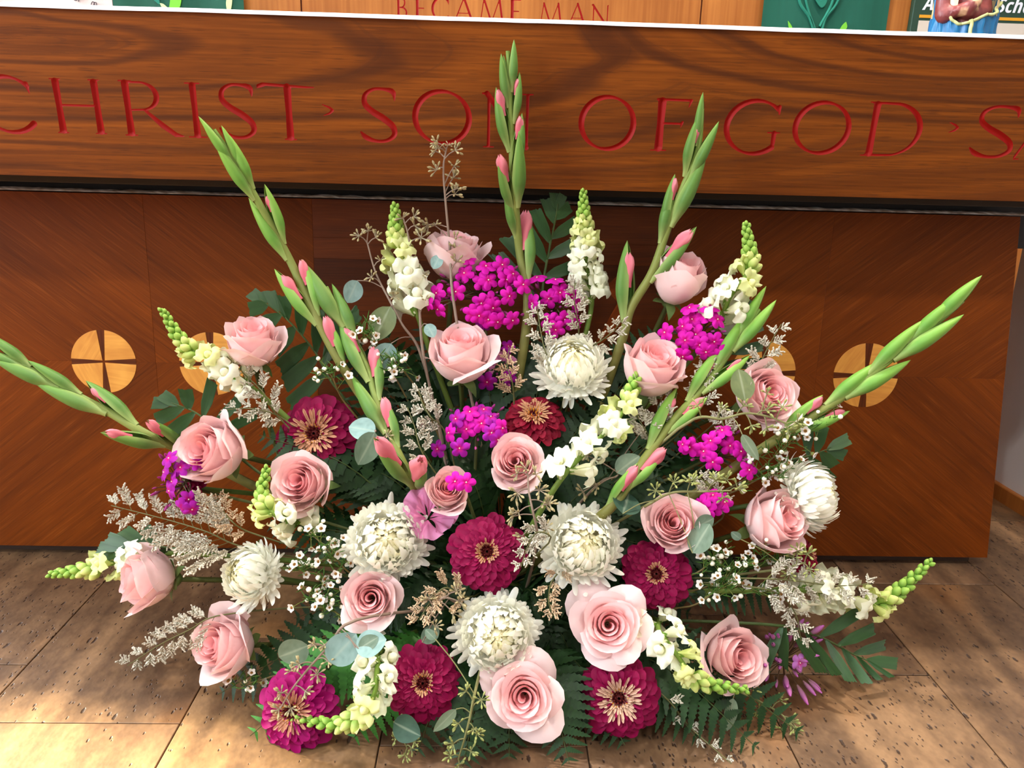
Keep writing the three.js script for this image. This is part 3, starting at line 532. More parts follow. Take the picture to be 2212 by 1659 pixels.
const toCore = (p, j) => CORE.clone().add(V((j() - 0.5) * 0.12, (j() - 0.5) * 0.05, (j() - 0.5) * 0.08)).lerp(p, 0.04);
function stemTo(o, from, dir, rad, c, r, name = 'stem') {   // a stalk from a flower's base down into the foam, in the flower's own axes
  const end = toCore(from, r), mid = from.clone().addScaledVector(dir, -0.35 * from.distanceTo(end));
  const q = o.quaternion.clone().invert(), pts = smooth([from, mid.lerp(end, 0.15), end], 10).map((p) => p.sub(o.position).applyQuaternion(q));
  return mesh(name, tube(pts, rad, c, 7), leafMat, o);
}
// ---- roses
function rose(label, x, y, rpx, a, b, open, seed, off = 0) {
  const r0 = rng(seed * 7 + 3), p = at(x, y, off), r = rpx * perPx(p) * 0.9 * lerp(0.87, 1.1, Math.min(1, Math.hypot(a, b) / 75)) * (1 - 0.06 * open) * (open < 0.7 ? 1.1 : 0.98); if (p.y < r * 0.9) { p.copy(onFloor(x, y, r * 0.92)); }
  const dir = facing(p, a, b), hh = r * lerp(1.75, 1.3, open), o = thing('rose', label, 'rose', p.clone().addScaledVector(dir, -hh * 0.52), 'pale pink roses');
  o.quaternion.copy(aim(dir, r0() * 6.3)); nick(o, x, y);
  const n = 22, pale = S(253, 226, 224), deep = S(253, 188, 190), cream = S(244, 226, 196);
  let phi = r0() * 6;
  for (let k = 0; k < n; k++) {
    const q = k / (n - 1), w0 = r0() * 6, w1 = r0() * 6, jr = q > 0.75 ? 0.5 + r0() * 1.0 : 0.8 + r0() * 0.4, jh = (r0() - 0.5) * 0.06, outer = q > 0.62; phi += 2.4 + (r0() - 0.5) * 0.5;
    const Wd = lerp(2.1, outer ? 0.95 : 1.15, q ** 0.5), rm = r * lerp(0.12, 0.98, q ** 0.8), cl = lerp(0.62, lerp(0.14, -0.42, open ** 1.4), q ** 1.05), top = hh * (lerp(0.93, 1, sm(0, 0.35, q)) - lerp(0.02, 0.5, open ** 1.4) * q ** 2.4 + jh);
    const roll = r * lerp(0.1, lerp(0.1, 0.26, open), q) * jr, drop = lerp(0.3, 0.3 + 0.45 * open, q), ph = phi;
    const g = sheet(10, 9, (u, v) => {
      const s = u * 2 - 1, t = v * (1 - (outer ? 0.36 + 0.14 * open : 0.2) * Math.abs(s) ** (outer ? 1.3 - 0.25 * open : 2.2)), wid = 0.3 + 0.7 * Math.min(1, v * 1.8) ** 0.7, f = ph + s * Wd * wid;
      let rad = rm * (0.1 + 0.9 * (1 - (1 - t) ** 2.5) ** 0.62) * (1 - cl * 0.85 * sm(0.5, 1, t)) + s * r * lerp(0.05, 0.11, q) * t * (1 - 0.5 * t * q), h = top * t; const lip = sm(0.72, 1, v);
      rad *= 1 - 0.05 * Math.cos(s * 5 + w1) * t; rad += roll * lip * (1.3 - 0.85 * s * s) + r * 0.035 * q * Math.sin(s * 4 + w0) * lip; h -= roll * lip * lip * (drop + (0.35 + 0.5 * open) * q * s * s); h += r * 0.025 * Math.sin(s * 6 + w1) * lip;
      return [Math.cos(f) * rad, h, Math.sin(f) * rad];
    }, (u, v) => mixc(mixc(deep, pale, clamp(q * 1.15) ** 0.7), cream, 0.6 * (1 - sm(0, 0.35, v))));
    mesh('petal', g, petalMat, o);
  }
  mesh('calyx', spindle(V(0, -0.22 * r, 0), V(0, 0.14 * r, 0), r * 0.24, S(104, 126, 66), 10, 6), leafMat, o);
  for (let k = 0; k < 5; k++) { const f = k * 1.2566 + 0.4, l = r * (0.75 + r0() * 0.35), droop = r0() * 0.9; mesh('sepal', sheet(4, 6, (u, v) => { const s = (u * 2 - 1) * 0.17 * r * Math.sin(Math.PI * Math.min(1, 0.25 + v * 0.75)), d = r * 0.14 + l * v * (0.75 - 0.2 * v), h = r * 0.02 + l * (0.15 * v - droop * v * v * 0.8); return [Math.cos(f) * d - Math.sin(f) * s, h, Math.sin(f) * d + Math.cos(f) * s]; }, (u, v) => mixc(S(120, 140, 78), S(86, 112, 56), v)), leafMat, o); }
  stemTo(o, o.position.clone().addScaledVector(dir, -0.1 * r), dir, 0.0042, S(84, 92, 44), r0);
  return o;
}
const ROSES = [
  ['pale pink rose seen from its side behind magenta phlox, crossed by a bare twig', 983, 552, 62, 10, 78, 0.3, 0.02],
  ['pale pink rose beside the upper snapdragon, backed by a dark palm frond', 549, 742, 62, -20, 64, 0.3],
  ['pale pink half open rose below the topmost phlox cluster, its rims curled outward', 995, 767, 74, -3, 58, 0.42],
  ['closed pink rose tilted behind a green gladiolus spike, its green sepals hanging', 1466, 604, 60, 46, 62, 0.1, 0.02],
  ['pink rose with many tight overlapping petals beside the top white chrysanthemum', 1408, 797, 72, 38, 46, 0.3],
  ['pale pink rose with a grey green leaf hanging across its cheek', 1648, 855, 72, 34, 12, 0.32],
  ['large pale pink rose above the purple phlox at the arrangement edge, facing away', 463, 974, 78, -46, 8, 0.32],
  ['pale pink rose overlapping the lower rim of the tan centred zinnia', 656, 1042, 72, -28, 5, 0.42],
  ['pink spiral rose directly beneath the dark red zinnia', 1115, 1000, 66, -6, 12, 0.4],
  ['small pink rose with two magenta florets lying across it', 966, 1062, 56, 5, 20, 0.3],
  ['pink rose with rolled outer rim resting above a zinnia and beside a round grey leaf', 1452, 1133, 70, 10, 12, 0.45],
  ['pale rose with pointed outer petals in front of the sideways white chrysanthemum', 1672, 1128, 74, 56, 14, 0.35],
  ['pale pink rose lying sideways over the floor beside a low snapdragon', 318, 1250, 65, -78, -4, 0.35],
  ['pale pink rose low over the stone floor under the sideways chrysanthemum', 488, 1392, 73, -52, 0, 0.4],
  ['pink rose tucked under the lower edge of a shaggy white chrysanthemum', 801, 1292, 70, -4, 0, 0.55],
  ['largest open pale pink rose with a deep pink heart and pointed corners', 1315, 1350, 94, 4, 0, 0.95],
  ['fully open pale pink rose lowest of all roses, beneath the round cream chrysanthemum', 1131, 1502, 94, 0, -10, 0.95],
  ['pale pink rose behind the green tipped snapdragon near the fern tips', 1580, 1418, 76, 38, -8, 0.5],
];
ROSES.forEach((d, i) => rose(d[0], d[1], d[2], d[3], d[4], d[5], d[6], i + 1, d[7] || 0));

// ---- chrysanthemums
function chrysanthemum(label, x, y, rpx, a, b, seed, side = 0) {
  const r0 = rng(seed * 13 + 1), p = at(x, y), r = rpx * perPx(p) * 0.96; if (p.y < r * 0.9) p.copy(onFloor(x, y, r * 0.95));
  const dir = facing(p, a, b), o = thing('chrysanthemum', label, 'chrysanthemum', p.clone().addScaledVector(dir, -r * 0.3), 'white chrysanthemums'); o.quaternion.copy(aim(dir, r0() * 6)); nick(o, x, y);
  const N = 400, inner = [], maxT = 114;
  for (let k = 0; k < N; k++) {
    const q = k / (N - 1), th = Math.acos(1 - (1 - Math.cos(maxT * R)) * q), ph = k * 2.39996, d = V(Math.sin(th) * Math.cos(ph), Math.cos(th), Math.sin(th) * Math.sin(ph)), out = V(Math.cos(ph), 0, Math.sin(ph));
    const wild = q > 0.8 && r0() < 0.35, len = r * (lerp(0.66, 0.9, sm(0, 0.8, q)) + (r0() - 0.5) * 0.12 + (wild ? 0.2 : 0)), hook = (q < 0.72 ? lerp(0.3, 0.75, sm(0, 0.5, q)) : lerp(0.6, -0.35, (q - 0.72) / 0.28)) * (0.3 + r0() * 1.3), w = r * (0.075 + 0.025 * r0()) * lerp(0.7, 1, sm(0, 0.25, q)), tw = (r0() - 0.5) * 0.9;
    const side3 = d.clone().cross(out.lengthSq() ? V(-out.z, 0, out.x).cross(d) : V(1, 0, 0)).normalize(), tang = V(-out.z, 0, out.x).multiplyScalar(Math.cos(tw)).addScaledVector(d.clone().cross(V(-out.z, 0, out.x)), Math.sin(tw)), nrm = tang.clone().cross(d).normalize();
    const c0 = mixc(S(255, 249, 214), S(255, 254, 242), sm(0.02, 0.45, q)), start = r * 0.08;
    const g = sheet(3, 7, (u, vv) => { const v = 1 - (1 - vv) ** 1.7, s = u * 2 - 1, ww = w * (0.45 + 0.55 * sm(0, 0.6, v)) * (v > 0.8 ? Math.sqrt(Math.max(0, 1 - ((v - 0.8) / 0.207) ** 2)) : 1), cup = ww * 0.38 * s * s * (hook > 0 ? 1 : -1), c = start + len * v, al = th - hook * v ** 1.8 * 0.8 + 0.28 * Math.sin(v * 3.14), P0 = V(Math.sin(al) * Math.cos(ph), Math.cos(al) * 0.86, Math.sin(al) * Math.sin(ph)).multiplyScalar(c); P0.addScaledVector(tang, s * ww).addScaledVector(nrm, -cup); return [P0.x, P0.y, P0.z]; }, (u, v) => mixc(mixc(c0, S(236, 232, 176), 0.35), c0, sm(0, 0.35, v)));
    if (q > 0.55) mesh('petal', g, petalMat, o); else inner.push(g);
  }
  mesh('inner_petals', merge(inner), petalMat, o, true);
  mesh('calyx', spindle(V(0, -0.16 * r, 0), V(0, 0.12 * r, 0), r * 0.2, GREEN, 8, 5), leafMat, o);
  stemTo(o, o.position.clone().addScaledVector(dir, -0.1 * r), dir, 0.0038, S(90, 110, 56), r0);
}
[['round white chrysanthemum highest of its kind, under the upper phlox and caspia', 1237, 778, 84, 5, 40], ['shaggy white chrysanthemum with long stray petals, above a pink rose', 836, 1166, 94, 0, 8],
  ['cream white chrysanthemum with two long loose petals beside the dark core', 1262, 1174, 96, 14, 8], ['white chrysanthemum seen from its side between two sideways roses', 527, 1237, 76, -52, 6],
  ['white chrysanthemum in full profile against the wooden altar front', 1768, 1068, 88, 82, 4], ['round cream chrysanthemum lowest of its kind, resting on the open rose', 1073, 1372, 96, 0, -6]].forEach((d, i) => chrysanthemum(...d, i + 1));

// ---- zinnias
function zinnia(label, x, y, rpx, a, b, seed, o2 = {}) {
  const r0 = rng(seed * 17 + 5), p = at(x, y, o2.off || 0), r = rpx * perPx(p); if (p.y < r * 0.9) p.copy(onFloor(x, y, r * 0.95));
  const dir = facing(p, a, b), o = thing('zinnia', label, 'zinnia', p.clone().addScaledVector(dir, -r * 0.3), 'magenta and crimson zinnias'); o.quaternion.copy(aim(dir, r0() * 6)); nick(o, x, y);
  const base = o2.color || S(144, 2, 68), dark = base.map((c) => c * 0.72), tan = o2.tan || S(226, 186, 140), tanR = o2.tanR || 0.4, inner = [];
  for (let k = 0; k < 9; k++) {
    const f = k / 8, out = r * lerp(1, 0.3, f), n = out < r * tanR * 1.15 ? Math.round(lerp(36, 26, f)) : Math.round(lerp(20, 16, f)), w = r * lerp(0.17, 0.05, f ** 0.8), el = lerp(-0.16, 1.05, f ** 1.1), y0 = r * lerp(0.1, 0.3, f), narrow = out < r * tanR * 1.15, rin = r * 0.13;
    for (let j = 0; j < n; j++) {
      const ph = (j + k * 0.5 + (r0() - 0.5) * 0.5) / n * 6.2832, len = (out - rin) * (narrow ? 0.85 + r0() * 0.4 : 0.92 + r0() * 0.16), e = el + (r0() - 0.5) * 0.22, ww = w * (0.85 + r0() * 0.3) * (narrow ? 0.34 : 1), tilt = (r0() - 0.5) * 0.35, c = Math.cos(ph), s0 = Math.sin(ph), cb = mixc(base, dark, r0() * 0.7), tip = narrow && r0() < 0.85;
      const g = sheet(4, 5, (u, v) => { const s = u * 2 - 1, t = v * (1 - 0.14 * Math.abs(s) ** 2.5), wid = ww * (0.3 + 0.7 * sm(0, 0.6, v)), d = rin + len * t * Math.cos(e * (narrow ? 1 : 0.8)), h = y0 + len * t * Math.sin(e) + r * 0.16 * t * (1 - t) - (narrow ? 0 : r * 0.1 * t * t) + wid * (narrow ? 1.1 : 0.42) * s * s + s * wid * tilt; return [c * d - s0 * s * wid, h, s0 * d + c * s * wid]; }, (u, v) => tip ? mixc(cb, tan, sm(0.0, 0.3, v) * (0.4 + 0.5 * Math.abs(u * 2 - 1))) : mixc(cb, dark, 0.35 * (1 - v)));
      if (k < 5 && !narrow) mesh('petal', g, richPetal, o); else inner.push(g);
    }
  }
  mesh('inner_petals', merge(inner), richPetal, o, true);
  mesh('flower_disc', spindle(V(0, r * 0.12, 0), V(0, r * 0.36, 0), r * 0.13, S(88, 18, 18), 12, 6), solidMat, o);
  const fl = []; for (let j = 0; j < 34; j++) { const ph = j * 2.4, d = r * (0.05 + 0.15 * Math.sqrt(j / 34)) * (o2.gold ? 1.35 : 1), q = V(Math.cos(ph) * d, r * 0.3, Math.sin(ph) * d); fl.push(spindle(q, q.clone().multiplyScalar(1.12).add(V(0, r * 0.13, 0)), r * 0.022, j > 18 || o2.gold ? S(224, 160, 40) : S(110, 30, 22), 5, 3)); }
  mesh('disc_florets', merge(fl), solidMat, o, true);
  mesh('calyx', spindle(V(0, -0.12 * r, 0), V(0, 0.2 * r, 0), r * 0.26, GREEN, 8, 5), leafMat, o);
  stemTo(o, o.position.clone(), dir, 0.0038, S(86, 110, 50), r0);
}
const CRIM = S(138, 8, 42);
[['magenta zinnia with a wide tan spiky centre, behind a pale rose', 679, 937, 94, -18, 6, { tanR: 0.56, off: 0.03 }], ['dark crimson zinnia with golden centre florets, under the top chrysanthemum', 1153, 895, 70, 0, 38, { color: CRIM, tanR: 0.5, gold: 1, off: 0.02 }],
  ['deep magenta zinnia in the very middle of the arrangement', 1052, 1192, 87, 0, 6, { tanR: 0.34 }], ['magenta zinnia half hidden beneath a pink rose with rolled rim', 1418, 1240, 80, 0, 5, { tanR: 0.4, off: 0.015 }],
  ['purple magenta zinnia crossed by a seeded twig, lowest at the sunlit floor', 631, 1537, 90, -24, -12, { tanR: 0.5, color: S(160, 4, 100) }], ['magenta zinnia between the low snapdragon and the open rose', 913, 1476, 85, 0, -5, { tanR: 0.38 }],
  ['large magenta zinnia with cream streaked centre below the largest rose', 1337, 1508, 92, 0, -10, { tanR: 0.52, tan: S(240, 214, 180) }], ['crimson zinnia peeking out behind the pale rose with pointed petals', 1746, 1198, 50, 70, 10, { color: CRIM, off: 0.02 }],
  ['crimson zinnia turned away behind purple phlox at the arrangement edge', 398, 1052, 46, -62, 0, { color: S(150, 8, 70), off: 0.03 }]].forEach((d, i) => zinnia(d[0], d[1], d[2], d[3], d[4], d[5], i + 1, d[6]));

// ---- gladioli
function bract(len, w, seed, green = 0) {   // a boat-shaped sheath along +y, open towards +z
  const tipC = mixc(S(104, 150, 58), S(140, 186, 70), green), baseC = S(160, 176, 104), midC = mixc(S(84, 126, 56), S(100, 156, 62), green);
  return sheet(10, 12, (u, v) => { const th = lerp(-2.75, 2.75, u), pr = v < 0.4 ? lerp(0.42, 1, sm(0, 0.4, v)) : Math.max(0, 1 - ((v - 0.4) / 0.6) ** 1.7) ** 0.85, r = w * pr, k = 1 - 0.18 * (Math.abs(th) > 2.2 ? 1 : 0); return [Math.sin(th) * r * k, v * len, -Math.cos(th) * r * 0.72 + w * 0.2 * v * v]; }, (u, v) => mixc(v < 0.3 ? mixc(baseC, midC, v / 0.3) : mixc(midC, tipC, (v - 0.3) / 0.7), S(170, 190, 110), Math.abs(u - 0.5) > 0.46 ? 0.6 : 0.12 * fbm(u * 20 + seed, v * 3, 2)));
}
function pinkBud(len, w, seed) {
  return sheet(18, 9, (u, v) => { const th = u * 6.2832, r = w * (v < 0.7 ? lerp(0.5, 1, sm(0, 0.7, v)) : lerp(1, 0.62, sm(0.7, 1, v))) * (1 + 0.2 * Math.sin(th * 3 + v * 5 + seed) * v + 0.08 * Math.sin(th * 7 - v * 4)), y = v * len + (v > 0.9 ? Math.sin(th * 5 + seed) * w * 0.25 : 0), s = v > 0.97 ? 0.5 : 1; return [Math.cos(th) * r * s, y, Math.sin(th) * r * s]; }, (u, v) => mixc(S(228, 108, 128), S(248, 158, 168), clamp(v * 0.7 + 0.4 * (Math.sin(u * 6.28 * 3 + v * 5 + seed) * 0.5))));
}
const BR = [0, 1, 2].map((k) => bract(1, 0.142, k * 5, 0)), BRG = [0, 1, 2].map((k) => bract(1, 0.138, k * 5, 1)), PB = [0, 1, 2].map((k) => pinkBud(1, 0.2, k * 2));
function gladiolus(label, px, nodes, seed, o2 = {}) {
  const r0 = rng(seed * 23 + 9), pts = px.map(([x, y, f]) => at(x, y, (o2.off || 0) + (f || 0), 0.03)), o = thing('gladiolus', label, 'gladiolus', CORE.clone(), 'pink budded gladiolus spikes');
  const cv = new THREE.CatmullRomCurve3([toCore(pts[0], r0), ...pts], false, 'centripetal'), all = cv.getPoints(60), loc = all.map((p) => p.clone().sub(CORE));
  mesh('stem', tube(loc, (t) => lerp(0.0075, 0.003, t ** 2), (t) => mixc(S(132, 124, 66), S(128, 158, 74), t), 8), leafMat, o);
  for (const [t, side, len, bud, wide] of nodes) {
    // t runs along the visible points
    const seg = t * (pts.length - 1), i = Math.min(pts.length - 2, Math.floor(seg)), p = cv.getPoint((i + 1 + seg - i) / pts.length), tan = cv.getTangent(Math.min(0.999, (i + 1 + seg - i) / pts.length)).normalize(), toCam = camera.position.clone().sub(p).normalize();
    const lat = tan.clone().cross(toCam).normalize().multiplyScalar(side), dir = tan.clone().addScaledVector(lat, bud ? 0.2 : 0.12).addScaledVector(toCam, 0.05).normalize(), scale = len * perPx(p);
    const zax = lat.clone().multiplyScalar(-1).addScaledVector(dir, lat.dot(dir)).normalize().multiplyScalar(bud ? 1 : 1).addScaledVector(toCam, bud ? 0.9 : 0.2).normalize(); zax.addScaledVector(dir, -zax.dot(dir)).normalize();
    const m = new THREE.Matrix4().makeBasis(dir.clone().cross(zax), dir, zax), q = new THREE.Quaternion().setFromRotationMatrix(m), base = p.clone().addScaledVector(lat, 0.003).sub(CORE);
    const bm = mesh('bract', (o2.green ? BRG : BR)[Math.floor(r0() * 3)], leafMat, o); bm.position.copy(base); bm.quaternion.copy(q); bm.scale.set(scale * (wide || 1), scale, scale * (wide || 1));
    if (bud) { const bl = bud * perPx(p), f = mesh('flower_bud', PB[Math.floor(r0() * 3)], petalMat, o); f.quaternion.copy(q); f.position.copy(base).addScaledVector(dir, scale * (bud > 55 ? 0.42 : 0.55)).addScaledVector(zax, scale * 0.05); f.scale.setScalar(bl); f.scale.y = bl * 1.1; }
  }
}
gladiolus('tallest gladiolus spike rising over the carved beam, with pink buds showing', [[1140, 660, 0.03], [1122, 540, 0.02], [1110, 400], [1103, 250], [1097, 110]],
  [[0.1, 1, 150, 78], [0.3, -1, 120], [0.42, 1, 160, 0], [0.4, -1, 130, 52], [0.55, 1, 120, 42], [0.62, -1, 135, 48], [0.72, 1, 105, 30], [0.78, -1, 110], [0.84, 1, 105], [0.88, -1, 55]], 1);
gladiolus('long leaning gladiolus spike whose bare green tip touches the carved letter S', [[770, 840, 0.02], [690, 700], [625, 560], [560, 440], [505, 345], [462, 280]],
  [[0.06, 1, 110, 60], [0.2, -1, 150, 58], [0.22, 1, 130, 50], [0.4, -1, 150], [0.45, 1, 130, 30], [0.62, -1, 140], [0.66, 1, 120], [0.74, 1, 100], [0.78, -1, 110], [0.9, -1, 72]], 2, { green: 0.5 });
gladiolus('gladiolus spike in front of the palm, with coral open buds at its foot', [[905, 1075, 0.07], [890, 1040, 0.02], [862, 985], [820, 890], [795, 800], [750, 710], [705, 620]],
  [[0.1, 1, 150, 92], [0.16, -1, 170, 84], [0.36, 1, 120, 60], [0.42, -1, 170], [0.54, 1, 130, 64], [0.62, -1, 165, 60], [0.78, 1, 140], [0.84, -1, 170, 0, 1.1]], 3);
gladiolus('gladiolus spike reaching sideways past the disc inlay, its tip near the frame edge', [[430, 990, 0.09], [395, 972, 0.04], [330, 945], [235, 890], [150, 845], [80, 805], [30, 775]],
  [[0.17, 1, 130, 50], [0.27, -1, 140, 48], [0.4, 1, 150, 40], [0.5, -1, 165], [0.62, 1, 130], [0.71, -1, 150], [0.88, 1, 120], [0.88, -1, 110]], 4);
gladiolus('forked gladiolus spike in front of the carved letter F, beside a closed rose', [[1345, 730, 0.03], [1362, 668, 0.02], [1408, 590], [1440, 500], [1478, 400], [1508, 320], [1517, 235]],
  [[0.08, -1, 175, 66], [0.3, 1, 150, 66], [0.45, -1, 140], [0.5, -1, 120, 40], [0.52, 1, 170], [0.7, -1, 130, 30], [0.7, 1, 128], [0.84, -1, 110, 0, 0.9]], 5);
gladiolus('bright green gladiolus spike crossing between two roses on the sunny side', [[1315, 1100], [1380, 1010], [1450, 915], [1525, 830], [1590, 740], [1640, 668]],
  [[0.0, -1, 120, 56], [0.1, 1, 120, 68], [0.27, -1, 165, 40], [0.36, 1, 130, 56], [0.5, -1, 150, 24], [0.56, 1, 140, 36], [0.66, -1, 150], [0.76, 1, 150], [0.82, -1, 130]], 6, { green: 1 });
gladiolus('green gladiolus spike over the disc inlay, pointing to the altar end', [[1660, 960], [1740, 910], [1830, 850], [1925, 775], [2015, 705], [2080, 650]],
  [[0.06, -1, 130, 46], [0.12, 1, 140, 44], [0.3, -1, 160], [0.38, 1, 160], [0.5, -1, 165], [0.6, 1, 170], [0.68, -1, 150], [0.8, -1, 145, 0, 1.1]], 7, { green: 0.6 });
// open ruffled gladiolus blooms low among the roses
function ruffled(label, x, y, rpx, a, b, seed, off) {
  const r0 = rng(seed), p = at(x, y, off), r = rpx * perPx(p), dir = facing(p, a, b), o = thing('gladiolus_bloom', label, 'gladiolus bloom', p.clone().addScaledVector(dir, -r * 0.5)); o.quaternion.copy(aim(dir, r0() * 6));
  for (let k = 0; k < 6; k++) { const f = k * 1.047 + (k % 2) * 0.1, big = k % 2 ? 1 : 0.85, w0 = r0() * 6; mesh('petal', sheet(14, 8, (u, v) => { const s = u * 2 - 1, ph = f + s * 0.75 * (0.3 + 0.7 * v), d = r * big * (0.08 + 0.9 * v ** 1.1) * (1 - 0.12 * s * s), h = r * (0.8 * v - 0.35 * v * v) + r * 0.09 * Math.sin(s * 9 + w0) * v * v; return [Math.cos(ph) * d, h, Math.sin(ph) * d]; }, (u, v) => mixc(S(232, 120, 176), S(238, 160, 204), v)), petalMat, o); }
  stemTo(o, o.position.clone(), dir, 0.004, GREEN, r0);
}
ruffled('ruffled orchid pink bloom wedged between a small rose and a shaggy chrysanthemum', 930, 1105, 66, 10, 25, 3, 0.02);
ruffled('faded lilac bloom in the shade under the highest chrysanthemum', 1085, 790, 36, -5, 10, 8, 0.06);

// ---- snapdragons
function snapBlossom(seed, pale) {
  const tint = pale ? S(248, 250, 226) : S(236, 242, 170), tubeC = pale ? S(236, 238, 196) : S(214, 226, 130);
  const g = sheet(30, 12, (u, v) => {
    const th = u * 6.2832, c = Math.cos(th), s = Math.sin(th), up = s > 0;
    if (v < 0.5) { const w = v / 0.5, r = 0.09 + 0.12 * sm(0, 1, w) + (up ? 0 : 0.03 * Math.sin(w * 3.1)); return [c * r, w * 0.6, s * r * 0.95]; }
    const w = (v - 0.5) / 0.5, edge = Math.abs(s) ** 0.45, A = (up ? 0.42 * (0.72 + 0.28 * Math.abs(Math.cos(th * 1) * 2 ** 0.5) ** 1.5) : 0.4 * (0.74 + 0.26 * Math.abs(Math.cos(th * 1.5 + 0.785 * 3 + 1.57)))) * edge + 0.05;
    const r = 0.21 + A * w, y = 0.6 + (up ? 0.62 * w - 0.4 * w * w : 0.42 * w - 0.6 * w * w) * edge + 0.1 * Math.sin(th * 9 + seed) * w * w + 0.05 * Math.sin(th * 5 - seed) * w;
    return [c * r * (up ? 0.95 : 1.1), y, s * r * (up ? 0.85 : 0.9)];
  }, (u, v) => mixc(tubeC, tint, sm(0.15, 0.6, v)));
  const pal = spindle(V(-0.17, 0.64, -0.06), V(0.17, 0.64, -0.06), 0.19, pale ? S(248, 248, 220) : S(240, 242, 172), 10, 8); return merge([g, pal]);
}
const SNAP = [0, 1, 2, 3].map((k) => snapBlossom(k * 1.7, k > 1)), SNAPCAL = (() => { const l = []; for (let k = 0; k < 5; k++) { const f = k * 1.2566; l.push(sheet(2, 4, (u, v) => { const s = (u * 2 - 1) * 0.09 * (1 - v * v), d = 0.07 + 0.07 * v; return [Math.cos(f) * d - Math.sin(f) * s, v * 0.24, Math.sin(f) * d + Math.cos(f) * s]; }, S(110, 150, 52))); } return merge(l); })();
const SNAPBUD = spindle(V(0, 0, 0), V(0, 1, 0), 0.36, (t) => mixc(S(96, 150, 48), S(170, 206, 92), t), 8, 6), SNAPBUD2 = spindle(V(0, 0, 0), V(0, 1, 0), 0.34, (t) => mixc(S(128, 176, 60), S(222, 228, 140), t), 8, 6);
function snapdragon(label, px, seed, o2 = {}) {
  const r0 = rng(seed * 31 + 2), pts = px.map(([x, y, f]) => at(x, y, (o2.off || 0) + (f || 0), 0.03)), o = thing('snapdragon', label, 'snapdragon', CORE.clone(), 'white snapdragon stems');
  const cv = new THREE.CatmullRomCurve3([toCore(pts[0], r0), ...pts], false, 'centripetal'), k = pts.length;
  mesh('stem', tube(cv.getPoints(50).map((p) => p.sub(CORE)), (t) => lerp(0.0048, 0.0022, t), (t) => mixc(S(96, 118, 48), S(136, 172, 70), t), 7), leafMat, o);
  const vis = (t) => cv.getPoint((1 + t * (k - 1)) / k), L = vis(0).distanceTo(vis(0.5)) + vis(0.5).distanceTo(vis(1)), nb = Math.round((o2.n || 10) * 1.0), split = o2.split || 0.58, size = (o2.size || 50) * 1.15;
  let ph = r0() * 6;
  const put = (g, m, name, t, f, lean, sc, grow = 0) => { const p = vis(t), tan = vis(Math.min(1, t + 0.02)).sub(vis(Math.max(0, t - 0.02))).normalize(), ax = tan.clone().cross(Math.abs(tan.y) < 0.9 ? UPV : V(1, 0, 0)).normalize().applyAxisAngle(tan, f), dir = tan.clone().multiplyScalar(Math.cos(lean)).addScaledVector(ax, Math.sin(lean)).normalize(); let zz = tan.clone().addScaledVector(dir, -tan.dot(dir)).normalize(); const q = new THREE.Quaternion().setFromRotationMatrix(new THREE.Matrix4().makeBasis(dir.clone().cross(zz), dir, zz)); const b = mesh(name, g, m, o); b.position.copy(p).sub(CORE).addScaledVector(ax, 0.002); b.quaternion.copy(q); b.scale.setScalar(sc); return b; };
  for (let j = 0; j < nb; j++) {
    const t = (j + 0.5) / nb * split; ph += 2.2 + (r0() - 0.5) * 0.5; const young = t / split, sc = size * perPx(vis(t)) * lerp(1.0, 0.7, young) * (0.85 + r0() * 0.3);
    const b = put(SNAP[(young > 0.72 ? 0 : 2) + Math.floor(r0() * 2)], petalMat, 'blossom', t, ph, 0.85 + (r0() - 0.5) * 0.4, sc); mesh('calyx', SNAPCAL, leafMat, b);
  }
  const nbud = o2.buds || 30; ph = 0;
  for (let j = 0; j < nbud; j++) { const f = j / (nbud - 1), t = lerp(split, 1, f), sc = size * perPx(vis(t)) * lerp(0.5, 0.19, f ** 0.8); ph += 2.4; put(f < 0.3 ? SNAPBUD2 : SNAPBUD, leafMat, 'bud', t, ph, lerp(0.75, 0.35, f), sc); }
  for (let j = 0; j < 3; j++) { const t = -0.1 - j * 0.07, p = cv.getPoint(clamp((1 + t * 3) / k * 1, 0, 1)), dir = V(r0() - 0.5, 0.4, -0.3 - r0() * 0.4).normalize(), l = 0.03 + r0() * 0.02, lf = sheet(4, 7, (u, v) => [(u * 2 - 1) * 0.16 * l * Math.sin(Math.PI * Math.min(1, 0.1 + 0.9 * v)), l * v, -0.25 * l * v * v + 0.3 * Math.abs(u - 0.5) * l * 0.2], (u, v) => mixc(S(50, 92, 36), S(78, 124, 50), v)); const m = mesh('leaf', lf, leafMat, o); m.position.copy(p).sub(CORE); m.quaternion.copy(aim(dir, r0() * 6)); }
}
snapdragon('upright white snapdragon with a tight green tip below the twig, beside the carved beam edge', [[905, 690, 0.02], [878, 600], [858, 520], [853, 446]], 1, { split: 0.6, size: 58, n: 9 });
snapdragon('full upright white snapdragon in front of the dark palm frond', [[1278, 660, 0.03], [1268, 580, 0.01], [1262, 500], [1260, 416]], 2, { split: 0.66, size: 50, n: 18, off: 0.02 });
snapdragon('white snapdragon with bent green tip above the small phlox cluster', [[1545, 710, 0.02], [1575, 645], [1618, 578], [1612, 488]], 3, { split: 0.62, size: 58, n: 9 });
snapdragon('snapdragon with long green tip leaning toward the disc inlays', [[560, 850, 0.02], [480, 790], [400, 745], [352, 672]], 4, { split: 0.55, size: 52, n: 9 });
snapdragon('white snapdragon in the middle curving up to a green tip between roses', [[1205, 1045], [1270, 970], [1340, 900], [1380, 800]], 5, { split: 0.74, size: 60, n: 10, buds: 20, off: -0.02 });
